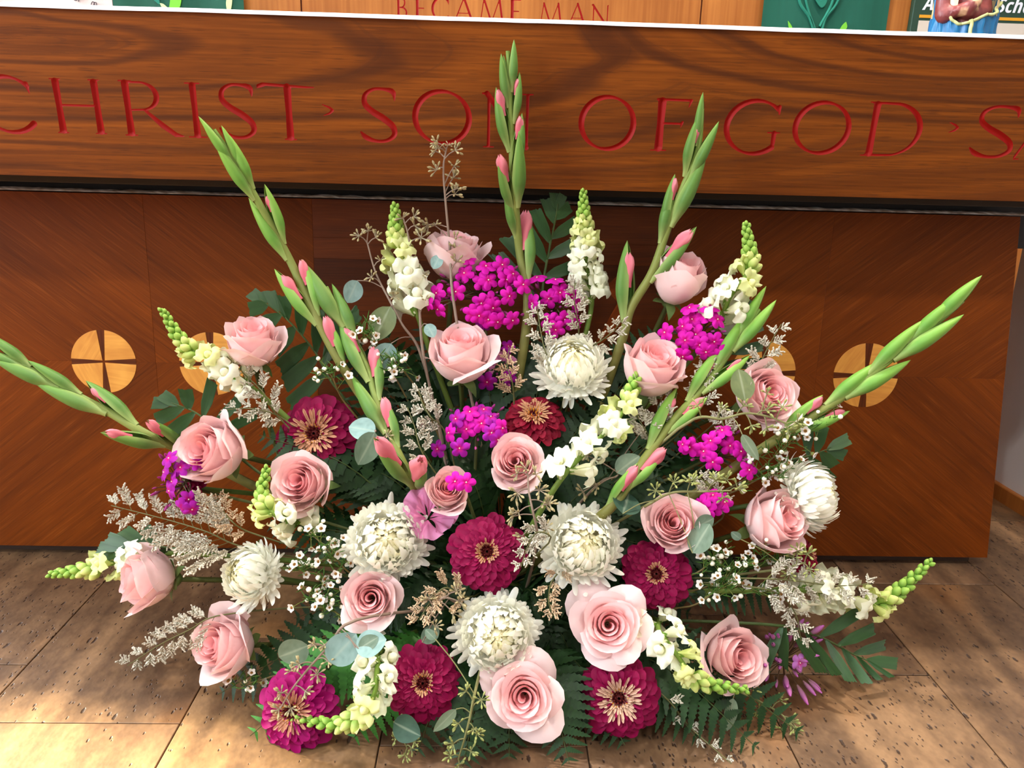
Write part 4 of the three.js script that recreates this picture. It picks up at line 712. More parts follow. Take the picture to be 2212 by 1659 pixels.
snapdragon('pale green snapdragon tucked in front of the rose beside the sideways chrysanthemum', [[660, 1130, 0.09], [632, 1125, 0.03], [592, 1110], [566, 1075], [576, 1014]], 6, { split: 0.55, size: 58, n: 8, off: -0.03 });
snapdragon('low snapdragon pointing out over the floor beside a sideways rose', [[360, 1195], [290, 1205], [200, 1228], [112, 1240]], 7, { split: 0.6, size: 56, n: 9, off: 0.045 });
snapdragon('yellow green snapdragon hooking across the lowest zinnia', [[830, 1400, 0.08], [815, 1445, 0.02], [806, 1505], [745, 1562], [640, 1552]], 8, { split: 0.66, size: 58, n: 11, off: -0.035 });
snapdragon('snapdragon trailing in front of the lowest side rose, its tip bright green', [[1405, 1335, 0.1], [1425, 1365, 0.03], [1460, 1412], [1510, 1470], [1612, 1490]], 9, { split: 0.68, size: 58, n: 10, off: -0.04 });
snapdragon('pale snapdragon stretching out beside the palm frond with upturned tip', [[1700, 1275], [1800, 1280], [1905, 1300], [2008, 1216]], 10, { split: 0.62, size: 62, n: 12 });

// ---- phlox
function floretGeo(seed, c) {
  const rim = c || S(206, 16, 164), mid = mixc(rim, S(190, 2, 100), 0.8);
  const g = sheet(40, 6, (u, v) => { const th = u * 6.2832, lobe = 0.6 + 0.4 * Math.abs(Math.cos(th * 2.5)) ** 0.7, r = v * lobe; return [Math.cos(th) * r, 0.12 * Math.sin(v * 3) - 0.16 * v * v + 0.06 * Math.sin(th * 5 + seed) * v, Math.sin(th) * r]; }, (u, v) => mixc(mid, rim, sm(0.15, 0.6, v)));
  const t = tube([V(0, 0, 0), V(0, -0.5, 0), V(0.02, -1.0, 0)], (f) => lerp(0.11, 0.07, f), mixc(rim, S(150, 90, 170), 0.6), 6); return merge([g, t]);
}
const FL = [0, 1, 2].map((k) => floretGeo(k * 2)), FLD = [0, 1].map((k) => floretGeo(k * 3, S(164, 24, 160))), FLP = [floretGeo(1, S(196, 120, 196))], EYE_G = new THREE.SphereGeometry(0.075, 8, 6), eyeM = flat(240, 226, 200), BUDG = spindle(V(0, 0, 0), V(0, 1, 0), 0.16, (t) => mixc(S(98, 62, 52), S(186, 60, 150), t), 6, 5), BUDP = spindle(V(0, 0, 0), V(0, 1, 0), 0.13, (t) => mixc(S(170, 130, 130), S(206, 110, 190), t), 6, 5);
function phlox(label, x, y, list, seed, o2 = {}) {
  const r0 = rng(seed * 41 + 3), c = at(x, y, (o2.off || 0) + 0.03), o = thing('phlox', label, 'phlox', c.clone(), 'magenta phlox clusters'), geos = o2.geos || FL;
  const green = [];
  const add = (px, py, fx, fy, sc = 1) => {
    const p = at(px, py, (o2.off || 0) - 0.004 - r0() * 0.008), d = facing(p, fx, fy), r = 23 * perPx(p) * sc, m = mesh('floret', geos[Math.floor(r0() * geos.length)], richPetal, o); m.position.copy(p).sub(c); m.quaternion.copy(aim(d, r0() * 6)); m.scale.setScalar(r); const e = mesh('floret_eye', EYE_G, eyeM, m); e.position.y = 0.05;
    green.push(tube(smooth([p.clone().sub(c).addScaledVector(d, -r), p.clone().sub(c).multiplyScalar(0.35).addScaledVector(d, -0.02), V(0, -0.012, -0.012)], 5), 0.0009, S(112, 104, 70), 4));
  };
  for (const f of list) { const [px, py] = f, fx = f[2] ?? clamp((px - x) * 0.45 + (r0() - 0.5) * 24, -75, 75), fy = f[3] ?? clamp((y - py) * 0.45 + (r0() - 0.5) * 24, -75, 75); add(px, py, fx, fy, f[4] || 1); }
  for (let k = 0; k < (o2.buds ?? 22); k++) { const px = x + (r0() - 0.5) * (o2.w || 110), py = y + (r0() - 0.5) * (o2.h || 80), p = at(px, py, (o2.off || 0) + 0.0 + r0() * 0.02), d = p.clone().sub(c).normalize().add(V(0, 0.3, 0.6)).normalize(), m = mesh('bud', o2.budGeo || BUDG, richPetal, o); m.position.copy(p).sub(c); m.quaternion.copy(aim(d)); m.scale.setScalar((o2.budSize || 19) * perPx(p) * (0.7 + r0() * 0.6)); green.push(tube([p.clone().sub(c), p.clone().sub(c).multiplyScalar(0.3).add(V(0, -0.01, -0.01)), V(0, -0.012, -0.012)], 0.0008, S(110, 84, 60), 4)); }
  mesh('stalks', merge(green), leafMat, o, true);
  const end = toCore(c, r0).sub(c); mesh('stem', tube(smooth([V(0, -0.012, -0.012), end.clone().multiplyScalar(0.5).add(V(0, 0.02, 0)), end], 10), 0.0025, S(88, 96, 50), 6), leafMat, o);
}
phlox('largest cluster of magenta phlox at the top, under the sideways rose', 1045, 630, [[985, 630], [943, 633], [946, 668], [925, 655, -60, 0, 0.8], [1003, 590], [1012, 560, 0, 50, 0.8], [1055, 605], [1042, 608], [1085, 572], [1108, 592], [1095, 604], [1050, 575, 0, 50], [1065, 665], [1040, 655], [1035, 682], [1055, 690], [1020, 678], [1075, 695], [1100, 640], [1107, 692], [1058, 650], [1130, 615, 30, 20]], 1, { w: 190, h: 120, buds: 34 });
phlox('loose magenta phlox florets beside the upright snapdragon', 1195, 660, [[1186, 645], [1150, 655, -50, 0], [1210, 632], [1235, 640, 40, 0], [1248, 655, 60, 0], [1190, 695], [1200, 712], [1220, 690, 30, -30], [1160, 600, -20, 70], [1200, 605, 0, 75], [1240, 700, 20, -40]], 2, { off: 0.02, w: 120 });
phlox('small upright cluster of magenta phlox under the bent snapdragon', 1508, 715, [[1503, 722], [1543, 738], [1436, 718, -40, 10], [1495, 690], [1520, 682, 0, 50], [1550, 690, 40, 30], [1475, 705, -40, 10], [1480, 735], [1475, 770, -10, -40], [1525, 760], [1560, 765, 30, -30], [1512, 745], [1490, 665, -20, 60], [1533, 665, 20, 60]], 3, { w: 100, h: 100 });
phlox('round cluster of magenta phlox between the zinnias in the middle', 1030, 925, [[1008, 927], [993, 968], [985, 905, -40, 10], [1015, 890, -10, 40], [1045, 885, 10, 50], [1060, 900, 20, 40], [1085, 925, 50, 0], [1075, 950, 40, -20], [970, 935, -60, 0], [1040, 915], [1062, 935], [1025, 905]], 4, { w: 110, h: 80, buds: 24, geos: [FL[0], FLD[0]] });
phlox('open group of orchid phlox beside a hanging grey leaf', 1548, 975, [[1540, 998], [1577, 963], [1535, 952], [1490, 966], [1618, 1015, 30, 0], [1560, 930, 0, 50], [1600, 975, 50, 0], [1520, 975], [1475, 960, -40, 10, 0.8]], 5, { w: 130, h: 70, buds: 20 });
phlox('three purple phlox florets above the rose with rolled rim', 1535, 1092, [[1526, 1100], [1548, 1092], [1540, 1070, 10, 40], [1565, 1085, 30, 10], [1515, 1090, -40, 0]], 6, { w: 60, h: 40, buds: 8 });
phlox('violet phlox in profile beneath the large edge rose', 385, 1040, [[365, 990, -60, 30], [355, 1020, -80, 10], [372, 1040, -75, 0], [390, 1010, -40, 20], [366, 1060, -70, -20], [408, 1078, -10, -40], [415, 1100, 0, -50], [395, 1095, -50, -40], [425, 1000, 0, 30, 0.8]], 7, { w: 90, h: 110, buds: 22, geos: FLD, off: -0.01 });
phlox('pair of magenta phlox florets lying over a small rose', 1000, 1040, [[983, 1040, -5, 5], [1007, 1042, 10, 5]], 8, { off: -0.045, buds: 3, w: 40, h: 30 });
phlox('spent phlox stem of lilac bud tubes hanging by the palm frond', 1700, 1420, [[1728, 1432, 40, -10, 0.9]], 9, { geos: FLP, w: 100, h: 130, buds: 34, budGeo: BUDP, budSize: 36 });
phlox('few shaded magenta phlox florets under the half open rose', 1075, 790, [[1052, 825, 0, -20], [1098, 748, 10, 20, 0.7], [1100, 815, 20, -20, 0.9], [1045, 700, 20, 0, 0.8], [945, 970, -30, 0, 0.9]], 10, { off: 0.05, w: 60, buds: 10, geos: FLD });
// ---- eucalyptus
function leafGeo(wide, c0, c1, tipped = 0) {
  return sheet(14, 12, (u, v) => { const s = u * 2 - 1, w = wide * (tipped ? Math.sin(Math.PI * v ** 0.8) ** 0.75 : Math.sin(Math.PI * v ** 0.9) ** 0.62); return [s * w, v, 0.12 * w * s * s - 0.1 * v * v]; }, (u, v) => mixc(mixc(c0, c1, 0.5 + 0.5 * (fbm(u * 7, v * 9, 2) - 0.5) * 2), S(206, 216, 190), Math.abs(u - 0.5) < 0.03 ? 0.22 : 0));
}
const EL = { blue: leafGeo(0.42, S(150, 182, 178), S(122, 154, 146)), green: leafGeo(0.36, S(112, 122, 78), S(90, 104, 66)), grey: leafGeo(0.36, S(116, 136, 116), S(90, 112, 92)), long: leafGeo(0.2, S(130, 146, 118), S(112, 128, 100), 1), dark: leafGeo(0.4, S(58, 88, 70), S(42, 70, 56)) };
const SEEDS = [0, 1, 2].map((s) => { const r0 = rng(s + 77), l = []; for (let k = 0; k < 8; k++) { const th = Math.acos(1 - r0() * 1.1), ph = k * 2.4, d = V(Math.sin(th) * Math.cos(ph), Math.cos(th), Math.sin(th) * Math.sin(ph)); l.push(tube([V(0, 0, 0), d.clone().multiplyScalar(0.5), d.clone().multiplyScalar(0.62), d.clone().multiplyScalar(0.85), d.clone().multiplyScalar(1)], (t) => t < 0.4 ? 0.05 : t < 0.9 ? 0.115 : 0.03, (t) => t < 0.4 ? S(150, 138, 112) : mixc(S(136, 132, 92), S(176, 160, 116), t), 5)); } return merge(l); });
const SEEDSG = SEEDS.map((g) => { const h = g.clone(), c = h.attributes.color; for (let i = 0; i < c.count; i++) c.setXYZ(i, c.getX(i) * 0.78, c.getY(i) * 1.02, c.getZ(i) * 0.6); return h; });
function eucalyptus(label, px, seeds, leaves, seed, o2 = {}) {
  const r0 = rng(seed * 43 + 7), pts = px.map(([x, y, f]) => at(x, y, (o2.off || 0) + (f || 0), 0.012)), o = thing('eucalyptus_branch', label, 'eucalyptus', CORE.clone(), 'seeded eucalyptus branches');
  const ctrl = o2.free ? pts : [toCore(pts[0], r0), ...pts], cv = new THREE.CatmullRomCurve3(ctrl, false, 'centripetal'), k = pts.length, vis = (t) => cv.getPoint(clamp(o2.free ? t : (1 + t * (k - 1)) / k));
  const twig = o2.green ? S(128, 128, 78) : S(136, 116, 100), q = (p) => p.clone().sub(CORE);
  mesh('stem', tube(cv.getPoints(40).map(q), (t) => lerp(0.0024, 0.0011, t), twig, 6), solidMat, o);
  for (const [t, dx, dy, sc, n] of seeds) {
    const a = vis(t), u = perPx(a), b = a.clone().addScaledVector(CRIGHT, dx * u).addScaledVector(CUP, -dy * u).addScaledVector(VIEW, -(r0() - 0.2) * 14 * u), mid = a.clone().lerp(b, 0.5).addScaledVector(CUP, 3 * u);
    const sp = mesh('sprig', tube(smooth([a, mid, b], 6).map(q), 0.0009, twig, 5), solidMat, o);
    const d = b.clone().sub(a).normalize();
    for (let j = 0; j < (n || 1); j++) { const m = mesh('seed_cluster', (o2.green ? SEEDSG : SEEDS)[Math.floor(r0() * 3)], solidMat, o); m.position.copy(q(b)).addScaledVector(CRIGHT, j * 13 * u * (j % 2 ? 1 : -0.5)).addScaledVector(CUP, j * 6 * u); m.quaternion.copy(aim(d.clone().add(V((r0() - 0.5) * 0.8, (r0() - 0.2) * 0.8, r0() * 0.5)), r0() * 6)); m.scale.setScalar((sc || 21) * u); }
  }
  for (const [t, bx, by, tx, ty, kind, tilt] of leaves) {   // the leaf's base and tip
    const a = vis(t), b = at(bx, by, (o2.off || 0) - 0.004), e = at(tx, ty, (o2.off || 0) - 0.004 + (tilt || 0), 0.008), d = e.clone().sub(b), len = d.length(); d.normalize();
    mesh('petiole', tube(smooth([a, a.clone().lerp(b, 0.5).addScaledVector(CUP, 0.004), b], 6).map(q), 0.0008, twig, 5), solidMat, o);
    const z = camera.position.clone().sub(b).normalize().applyAxisAngle(d, (r0() - 0.5) * 0.7); z.addScaledVector(d, -z.dot(d)).normalize();
    const m = mesh('leaf', EL[kind], leafMat, o); m.position.copy(q(b)); m.quaternion.setFromRotationMatrix(new THREE.Matrix4().makeBasis(d.clone().cross(z), d, z)); m.scale.setScalar(len);
  }
}
eucalyptus('tall bare eucalyptus twig with grey seed heads before the top rose, one blue leaf', [[978, 640, 0.0], [972, 540], [962, 430], [958, 360], [965, 318]], [[0.12, 12, -20], [0.16, 10, -36], [0.36, -42, -6, 24], [0.3, 12, 0], [0.3, -30, -30, 16], [0.5, 20, -10], [0.52, 28, -14], [0.54, 18, -34, 20], [0.74, -14, 6, 22], [0.86, -20, -14, 16], [0.84, 24, -16], [0.93, -14, -6, 18], [0.97, -20, -12, 18], [0.98, 6, -6, 12], [0.6, 22, -40, 18]], [[0.24, 950, 552, 936, 580, 'blue']], 1, { off: -0.012 });
eucalyptus('eucalyptus twig with seed tufts beside the upright snapdragon and a hanging pale leaf', [[905, 755, 0.02], [868, 700], [842, 650], [812, 590], [792, 520]], [[0.98, -16, -14, 20], [0.99, 4, -22, 18], [0.97, 18, -14, 20], [0.8, 14, -14, 14], [0.66, -18, -12, 18], [0.5, 10, -10, 14]], [[0.62, 772, 606, 752, 654, 'blue'], [0.4, 843, 662, 806, 735, 'green'], [0.1, 845, 742, 815, 800, 'blue', 0.01]], 2);
eucalyptus('slender eucalyptus twig rising between the snapdragon and the top rose', [[915, 770, 0.02], [905, 660], [892, 580], [880, 500], [873, 478]], [[0.98, -4, -8, 20], [0.94, 20, -14, 20], [0.75, 16, -12, 22], [0.66, 26, -10, 24], [0.4, 14, -16, 16], [0.3, -10, -18, 16], [0.2, 12, -30, 16]], [[0.12, 922, 700, 938, 728, 'blue']], 3, { off: -0.01 });
eucalyptus('green eucalyptus sprig lying across the rose, with two grey green leaves', [[1500, 905], [1560, 905], [1610, 893], [1660, 900], [1700, 915]], [[0.05, -10, -26], [0.2, 10, -22, 18], [0.4, 16, -20, 22], [0.5, 12, 26, 20], [0.62, 20, -8, 22], [0.7, 6, 26, 22], [0.85, 10, -26, 22], [0.92, 16, 18, 24], [1, 22, -2, 22], [0.66, 14, -46, 16]], [[0.55, 1610, 866, 1597, 795, 'green'], [0.35, 1603, 938, 1638, 996, 'long']], 4, { off: -0.03, green: 1 });
eucalyptus('pair of broad grey eucalyptus leaves beside the tan centred zinnia', [[850, 1000, 0.03], [825, 960], [808, 935]], [[0.6, 14, -14, 16]], [[0.98, 812, 932, 752, 920, 'blue'], [0.96, 810, 934, 776, 1004, 'grey'], [0.4, 835, 965, 862, 940, 'dark', 0.02]], 5, { off: -0.01 });
eucalyptus('sunlit eucalyptus branch with silvery leaf across the lowest zinnia', [[745, 1350], [715, 1390], [670, 1440], [630, 1490], [606, 1530]], [[0.3, -24, -10, 18], [0.36, 16, 12, 18], [0.46, -28, 0, 20], [0.52, 20, 10, 20], [0.6, -20, -14, 18], [0.7, 24, 10, 20], [0.82, -14, -6, 20], [0.86, 12, 18, 20], [0.98, -6, 8, 20], [0.2, -18, 10, 16]], [[0.3, 666, 1394, 598, 1424, 'grey'], [0.42, 712, 1432, 768, 1372, 'blue'], [0.05, 768, 1400, 832, 1380, 'blue'], [0.1, 775, 1402, 815, 1376, 'grey']], 6, { off: -0.05 });
eucalyptus('olive eucalyptus sprig with seed heads drooping to the floor under the lowest rose', [[1025, 1500], [1016, 1545], [1005, 1590], [990, 1640]], [[0.1, -14, -24, 20], [0.2, 20, -16, 20], [0.36, -24, 10, 22], [0.45, 12, 14, 20], [0.6, 22, 4, 22], [0.7, -24, 8, 22], [0.85, 20, 4, 20], [0.95, -18, -4, 22], [1, 2, 12, 20]], [[0.3, 985, 1532, 936, 1584, 'long'], [0.0, 940, 1380, 918, 1360, 'grey']], 7, { green: 1, off: -0.01 });
eucalyptus('grey seeded twig in front of the spiral rose and the middle zinnia', [[1160, 1150, 0.02], [1150, 1100], [1142, 1060], [1140, 1020]], [[0.98, -4, -10, 22], [0.95, -22, -4, 20], [0.9, 16, -8, 22], [0.7, -24, 8, 24], [0.62, 22, -8, 24], [0.5, 30, 6, 24], [0.4, -28, 14, 24], [0.3, 34, -18, 22], [0.25, -44, 4, 24], [0.15, 24, 14, 20], [0.1, -30, 24, 22]], [], 8, { off: -0.035 });
eucalyptus('eucalyptus sprig with green seed heads arching over the rose with rolled rim', [[1400, 1090, 0.02], [1450, 1065], [1520, 1062], [1580, 1060]], [[0.2, -16, -14, 20], [0.3, 10, -24, 22], [0.5, 6, -20, 24], [0.6, -8, -26, 22], [0.7, 20, -24, 24], [0.85, 14, -26, 22], [0.98, 16, -6, 24], [0.9, -4, 14, 18]], [[0.5, 1500, 1140, 1545, 1120, 'grey'], [0.3, 1496, 1195, 1532, 1130, 'grey', -0.01], [0.1, 1345, 1110, 1362, 1060, 'dark', 0.03]], 9, { off: -0.02, green: 1 });
eucalyptus('dark seeded twig resting in the shade beside the round cream chrysanthemum', [[985, 1300, 0.02], [960, 1290], [938, 1310], [925, 1350]], [[0.3, 24, -14, 22], [0.4, 36, 6, 24], [0.5, 30, 26, 24], [0.7, -10, -20, 20], [0.95, 14, 6, 20]], [[0.2, 912, 1388, 948, 1352, 'grey', 0.01]], 10, { off: 0.0 });
eucalyptus('eucalyptus leaf blade standing beside the white middle snapdragon', [[1300, 1040, 0.03], [1330, 1030], [1340, 1022]], [[0.5, -40, 20, 22], [0.3, -60, 30, 22], [0.9, -70, -40, 20]], [[0.95, 1332, 1022, 1382, 982, 'grey'], [0.2, 1420, 890, 1450, 880, 'grey', 0.02]], 11);
eucalyptus('low olive eucalyptus sprig among the fern tips', [[1590, 1490], [1640, 1515], [1690, 1545], [1705, 1565]], [[0.2, 4, -14, 18], [0.4, -14, 10, 20], [0.5, 18, -16, 20], [0.7, 14, 6, 20], [0.85, -10, 20, 22], [0.98, 10, 6, 20]], [[0.02, 1584, 1508, 1572, 1582, 'long']], 12, { green: 1, off: -0.01 });
eucalyptus('small eucalyptus sprig drooping to the floor between fern fronds', [[860, 1560], [868, 1590], [880, 1615]], [[0.5, -14, 6, 16], [0.9, 12, 4, 18], [1, -4, 14, 18], [0.7, 22, -2, 16]], [[0.1, 850, 1560, 905, 1590, 'dark', -0.01]], 13, { green: 1 });
eucalyptus('green seeded sprig over the crimson zinnia by the altar base', [[1680, 1230, 0.02], [1715, 1222], [1740, 1215]], [[0.3, 10, -20, 20], [0.6, 4, -30, 22], [0.95, 4, -20, 24], [0.9, 10, 12, 20], [0.5, -10, 18, 20]], [[0.2, 1600, 1165, 1580, 1150, 'grey']], 14, { green: 1, off: -0.03 });

// ---- palm fronds
function palmLeaf(seed) { const r0 = rng(seed), j = Array.from({ length: 12 }, () => (r0() - 0.5) * 0.05); return sheet(10, 8, (u, v) => { const s = u * 2 - 1, w = 0.12 * (0.25 + 0.75 * Math.min(1, v * 2.6) ** 0.8) * (1 + 0.12 * v), end = v > 0.95 ? j[Math.round(u * 10)] - 0.12 * u : 0; return [s * w, v + end * v, 0.012 * (Math.round(u * 10) % 2) * Math.min(1, v * 3) - 0.08 * v * v + 0.02 * s * s]; }, (u, v) => mixc(S(34, 62, 32), S(58, 92, 46), 0.3 + 0.5 * fbm(u * 12 + seed, v * 3, 2))); }
const PALM = [1, 2, 3, 4].map(palmLeaf);
function palm(label, px, leaves, seed, o2 = {}) {
  const r0 = rng(seed * 53 + 1), pts = px.map(([x, y, f]) => at(x, y, (o2.off || 0) + (f || 0), o2.low || 0.02)), o = thing('palm_frond', label, 'palm frond', CORE.clone(), 'clipped palm fronds');
  const cv = new THREE.CatmullRomCurve3([toCore(pts[0], r0), ...pts], false, 'centripetal'), k = pts.length, q = (p) => p.clone().sub(CORE);
  mesh('midrib', tube(cv.getPoints(40).map(q), (t) => lerp(0.0028, 0.001, t), S(74, 92, 46), 6), leafMat, o);
  for (const [t, tx, ty, w, df] of leaves) { const a = cv.getPoint((1 + t * (k - 1)) / k), e = at(tx, ty, (o2.off || 0) + (df || 0), o2.low ? o2.low * 0.8 : 0.012), d = e.clone().sub(a), len = d.length(); d.normalize(); const z = camera.position.clone().sub(a).normalize().applyAxisAngle(d, (r0() - 0.5) * 0.6); z.addScaledVector(d, -z.dot(d)).normalize(); const m = mesh('leaflet', PALM[Math.floor(r0() * 4)], palmMat, o); m.position.copy(q(a)); m.quaternion.setFromRotationMatrix(new THREE.Matrix4().makeBasis(d.clone().cross(z), d, z)); m.scale.set((w || 1) * (o2.w || 0.066), len, len * 0.6); }
}
palm('palm frond standing behind the tallest gladiolus, its tip at the dark recess', [[1165, 690], [1175, 600], [1188, 530], [1201, 467], [1205, 440]], [[0.85, 1218, 418, 0.8], [0.85, 1196, 414, 0.8], [0.72, 1234, 444, 1], [0.68, 1178, 426, 1], [0.56, 1248, 478, 1.1], [0.52, 1152, 448, 1.15], [0.4, 1248, 522, 1.15], [0.37, 1130, 484, 1.2], [0.25, 1245, 572, 1.1], [0.23, 1088, 506, 1.2], [0.1, 1238, 622, 1.1], [0.08, 1066, 540, 1.2]], 1, { off: 0.07, w: 0.07 });
palm('dark palm frond spread behind the two tall leaning gladiolus stems', [[720, 830], [680, 760], [620, 690], [560, 645]], [[0.98, 540, 630, 1], [0.92, 565, 628, 0.8], [0.9, 535, 670, 1.1], [0.78, 580, 625, 0.9], [0.74, 545, 715, 1.2], [0.66, 610, 635, 1], [0.58, 590, 760, 1.2], [0.5, 650, 640, 1], [0.42, 600, 800, 1.2], [0.32, 690, 660, 1], [0.28, 610, 835, 1.2], [0.15, 740, 680, 1.1], [0.1, 620, 880, 1.1], [0.2, 780, 665, 1]], 2, { off: 0.06, w: 0.08 });
palm('dark palm frond fanned out behind the large edge rose', [[520, 990], [470, 930], [420, 890], [370, 870]], [[0.98, 325, 870, 1.1], [0.9, 345, 850, 1.1], [0.82, 330, 910, 1.2], [0.74, 400, 838, 1.2], [0.66, 355, 945, 1.2], [0.55, 460, 818, 1], [0.4, 520, 860, 1], [0.3, 560, 890, 1], [0.5, 375, 960, 1]], 3, { off: 0.05 });
palm('palm frond hovering over the sunlit stone floor, casting a striped shadow', [[1690, 1352], [1736, 1364], [1783, 1381], [1843, 1413], [1875, 1427]], [[0.98, 1945, 1434, 1.25], [0.98, 1930, 1466, 0.5], [0.8, 1902, 1472, 0.6], [0.75, 1920, 1391, 1], [0.65, 1876, 1480, 1], [0.61, 1896, 1354, 1.15], [0.5, 1842, 1478, 1], [0.43, 1864, 1318, 1.2], [0.27, 1814, 1468, 1], [0.07, 1782, 1463, 1.05], [0.02, 1690, 1448, 1], [0, 1650, 1440, 1.1]], 4, { low: 0.06, off: 0.0, w: 0.056 });
palm('short palm frond behind the profile chrysanthemum at the altar front', [[1690, 1000], [1745, 985], [1790, 970]], [[0.98, 1838, 945, 1.1], [0.95, 1830, 985, 1.1], [0.8, 1805, 1010, 1.1], [0.7, 1780, 915, 1], [0.5, 1745, 890, 1], [0.5, 1800, 1040, 1], [0.2, 1740, 1075, 1]], 5, { off: 0.05 });
palm('shadowy palm frond behind the small phlox and bent snapdragon', [[1520, 830], [1570, 770], [1610, 700]], [[0.98, 1632, 650, 1], [0.9, 1600, 655, 1], [0.8, 1650, 700, 1], [0.7, 1560, 690, 1], [0.55, 1655, 745, 1], [0.4, 1530, 760, 1], [0.35, 1650, 785, 1], [0.2, 1640, 815, 1]], 6, { off: 0.06 });
palm('dark palm tip jutting out above the low snapdragon at the floor edge', [[420, 1190], [330, 1180], [270, 1180]], [[0.98, 206, 1182, 1], [0.9, 215, 1205, 1.1], [0.8, 225, 1160, 1.1], [0.65, 240, 1225, 1], [0.6, 262, 1140, 1.1], [0.4, 310, 1135, 1], [0.3, 330, 1230, 1]], 7, { off: 0.04, low: 0.03 });

// ---- fern fronds
function pinna(seed, c0, c1) { const r0 = rng(seed), n = 9; return sheet(2, n * 2, (u, v) => { const s = u * 2 - 1, tooth = (Math.floor(v * n * 2) % 2 ? 1 : 0.62), w = 0.17 * (1 - v) ** 0.75 * tooth * (v < 0.06 ? 0.4 : 1) + 0.004; return [s * w, v + (s ? 0.02 : 0) - 0, -0.1 * v * v + 0.05 * Math.abs(s) * w]; }, (u, v) => mixc(c0, c1, 0.2 + 0.6 * r0())); }
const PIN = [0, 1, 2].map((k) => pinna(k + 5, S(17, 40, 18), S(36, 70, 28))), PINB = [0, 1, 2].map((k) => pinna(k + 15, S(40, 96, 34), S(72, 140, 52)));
function fern(label, from, tip, n, width, seed, o2 = {}) {
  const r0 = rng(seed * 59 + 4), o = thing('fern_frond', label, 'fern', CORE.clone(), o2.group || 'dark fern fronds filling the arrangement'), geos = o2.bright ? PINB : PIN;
  const mid = from.clone().lerp(tip, 0.5).add(V(0, 0.03 + r0() * 0.03, 0.01)), cv = new THREE.CatmullRomCurve3([from, mid, tip]), q = (p) => p.clone().sub(CORE);
  mesh('midrib', tube(cv.getPoints(16).map(q), (t) => lerp(0.0016, 0.0005, t), S(60, 78, 36), 5), leafMat, o);
  const z0 = V((r0() - 0.5) * 1.2, 0.6 + r0() * 0.5, 0.6).normalize();
  for (let k = 0; k < n; k++) { const t = lerp(0.3, 0.97, k / (n - 1)), p = cv.getPoint(t), tan = cv.getTangent(t), z = z0.clone().addScaledVector(tan, -z0.dot(tan)).normalize(), lat = tan.clone().cross(z), l = width * Math.sin(Math.PI * lerp(0.32, 0.95, (t - 0.3) / 0.67)) ** 0.8;
    for (const s of [-1, 1]) { const d = lat.clone().multiplyScalar(s).addScaledVector(tan, 0.55).addScaledVector(z, -0.15 + (r0() - 0.5) * 0.2).normalize(), zz = z.clone().addScaledVector(d, -z.dot(d)).normalize(), m = mesh('pinna', geos[Math.floor(r0() * 3)], leafMat, o); m.position.copy(q(p)); m.quaternion.setFromRotationMatrix(new THREE.Matrix4().makeBasis(d.clone().cross(zz), d, zz)); m.scale.set(l * 1.25, l, l); } }
}
const used = new Set();
{ // those that fill the shade between the flowers, and those that fringe the foot
  const r0 = rng(99), fr = (p) => CORE.clone().lerp(p, 0.18 + r0() * 0.1);
  for (let j = 0; j < 6; j++) for (let i = 0; i < 8; i++) {
    const x = 1075 + ((i + 0.5) / 8 - 0.5) * (1180 - Math.abs(j - 3) * 130) + (r0() - 0.5) * 90, y = 720 + j * 150 + (r0() - 0.5) * 80, p = at(x, y, 0.05 + r0() * 0.04, 0.03);
    const nn = NICK.slice().sort((a, b) => Math.hypot(a[0] - x, a[1] - y) - Math.hypot(b[0] - x, b[1] - y)); let lab = ''; for (const [m, n] of [[0, 1], [0, 2], [1, 2], [0, 3], [1, 3]]) { lab = `dark fern frond in shade between the ${nn[m][2]} and ${nn[n][2]}`; if (!used.has(lab) && lab.split(' ').length <= 16) break; } used.add(lab);
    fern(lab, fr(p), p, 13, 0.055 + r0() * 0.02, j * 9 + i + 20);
  }
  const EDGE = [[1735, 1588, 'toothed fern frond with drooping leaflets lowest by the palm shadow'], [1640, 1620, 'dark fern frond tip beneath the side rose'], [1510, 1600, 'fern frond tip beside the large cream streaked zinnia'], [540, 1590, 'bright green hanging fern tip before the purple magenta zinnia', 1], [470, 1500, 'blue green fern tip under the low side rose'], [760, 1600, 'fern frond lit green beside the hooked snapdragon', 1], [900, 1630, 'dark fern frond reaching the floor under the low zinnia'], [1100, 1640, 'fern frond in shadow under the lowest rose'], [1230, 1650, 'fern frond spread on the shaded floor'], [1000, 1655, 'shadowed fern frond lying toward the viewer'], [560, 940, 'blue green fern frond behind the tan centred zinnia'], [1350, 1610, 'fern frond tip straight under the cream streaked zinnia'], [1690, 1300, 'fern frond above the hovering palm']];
  EDGE.forEach(([x, y, l, br], i) => { const p = at(x, y, 0.02, 0.012); fern(l, CORE.clone().lerp(p, 0.3).setY(Math.max(0.05, CORE.clone().lerp(p, 0.3).y)), p, 14, 0.062, 200 + i, { bright: br, group: 'fern tips fringing the arrangement' }); });
}

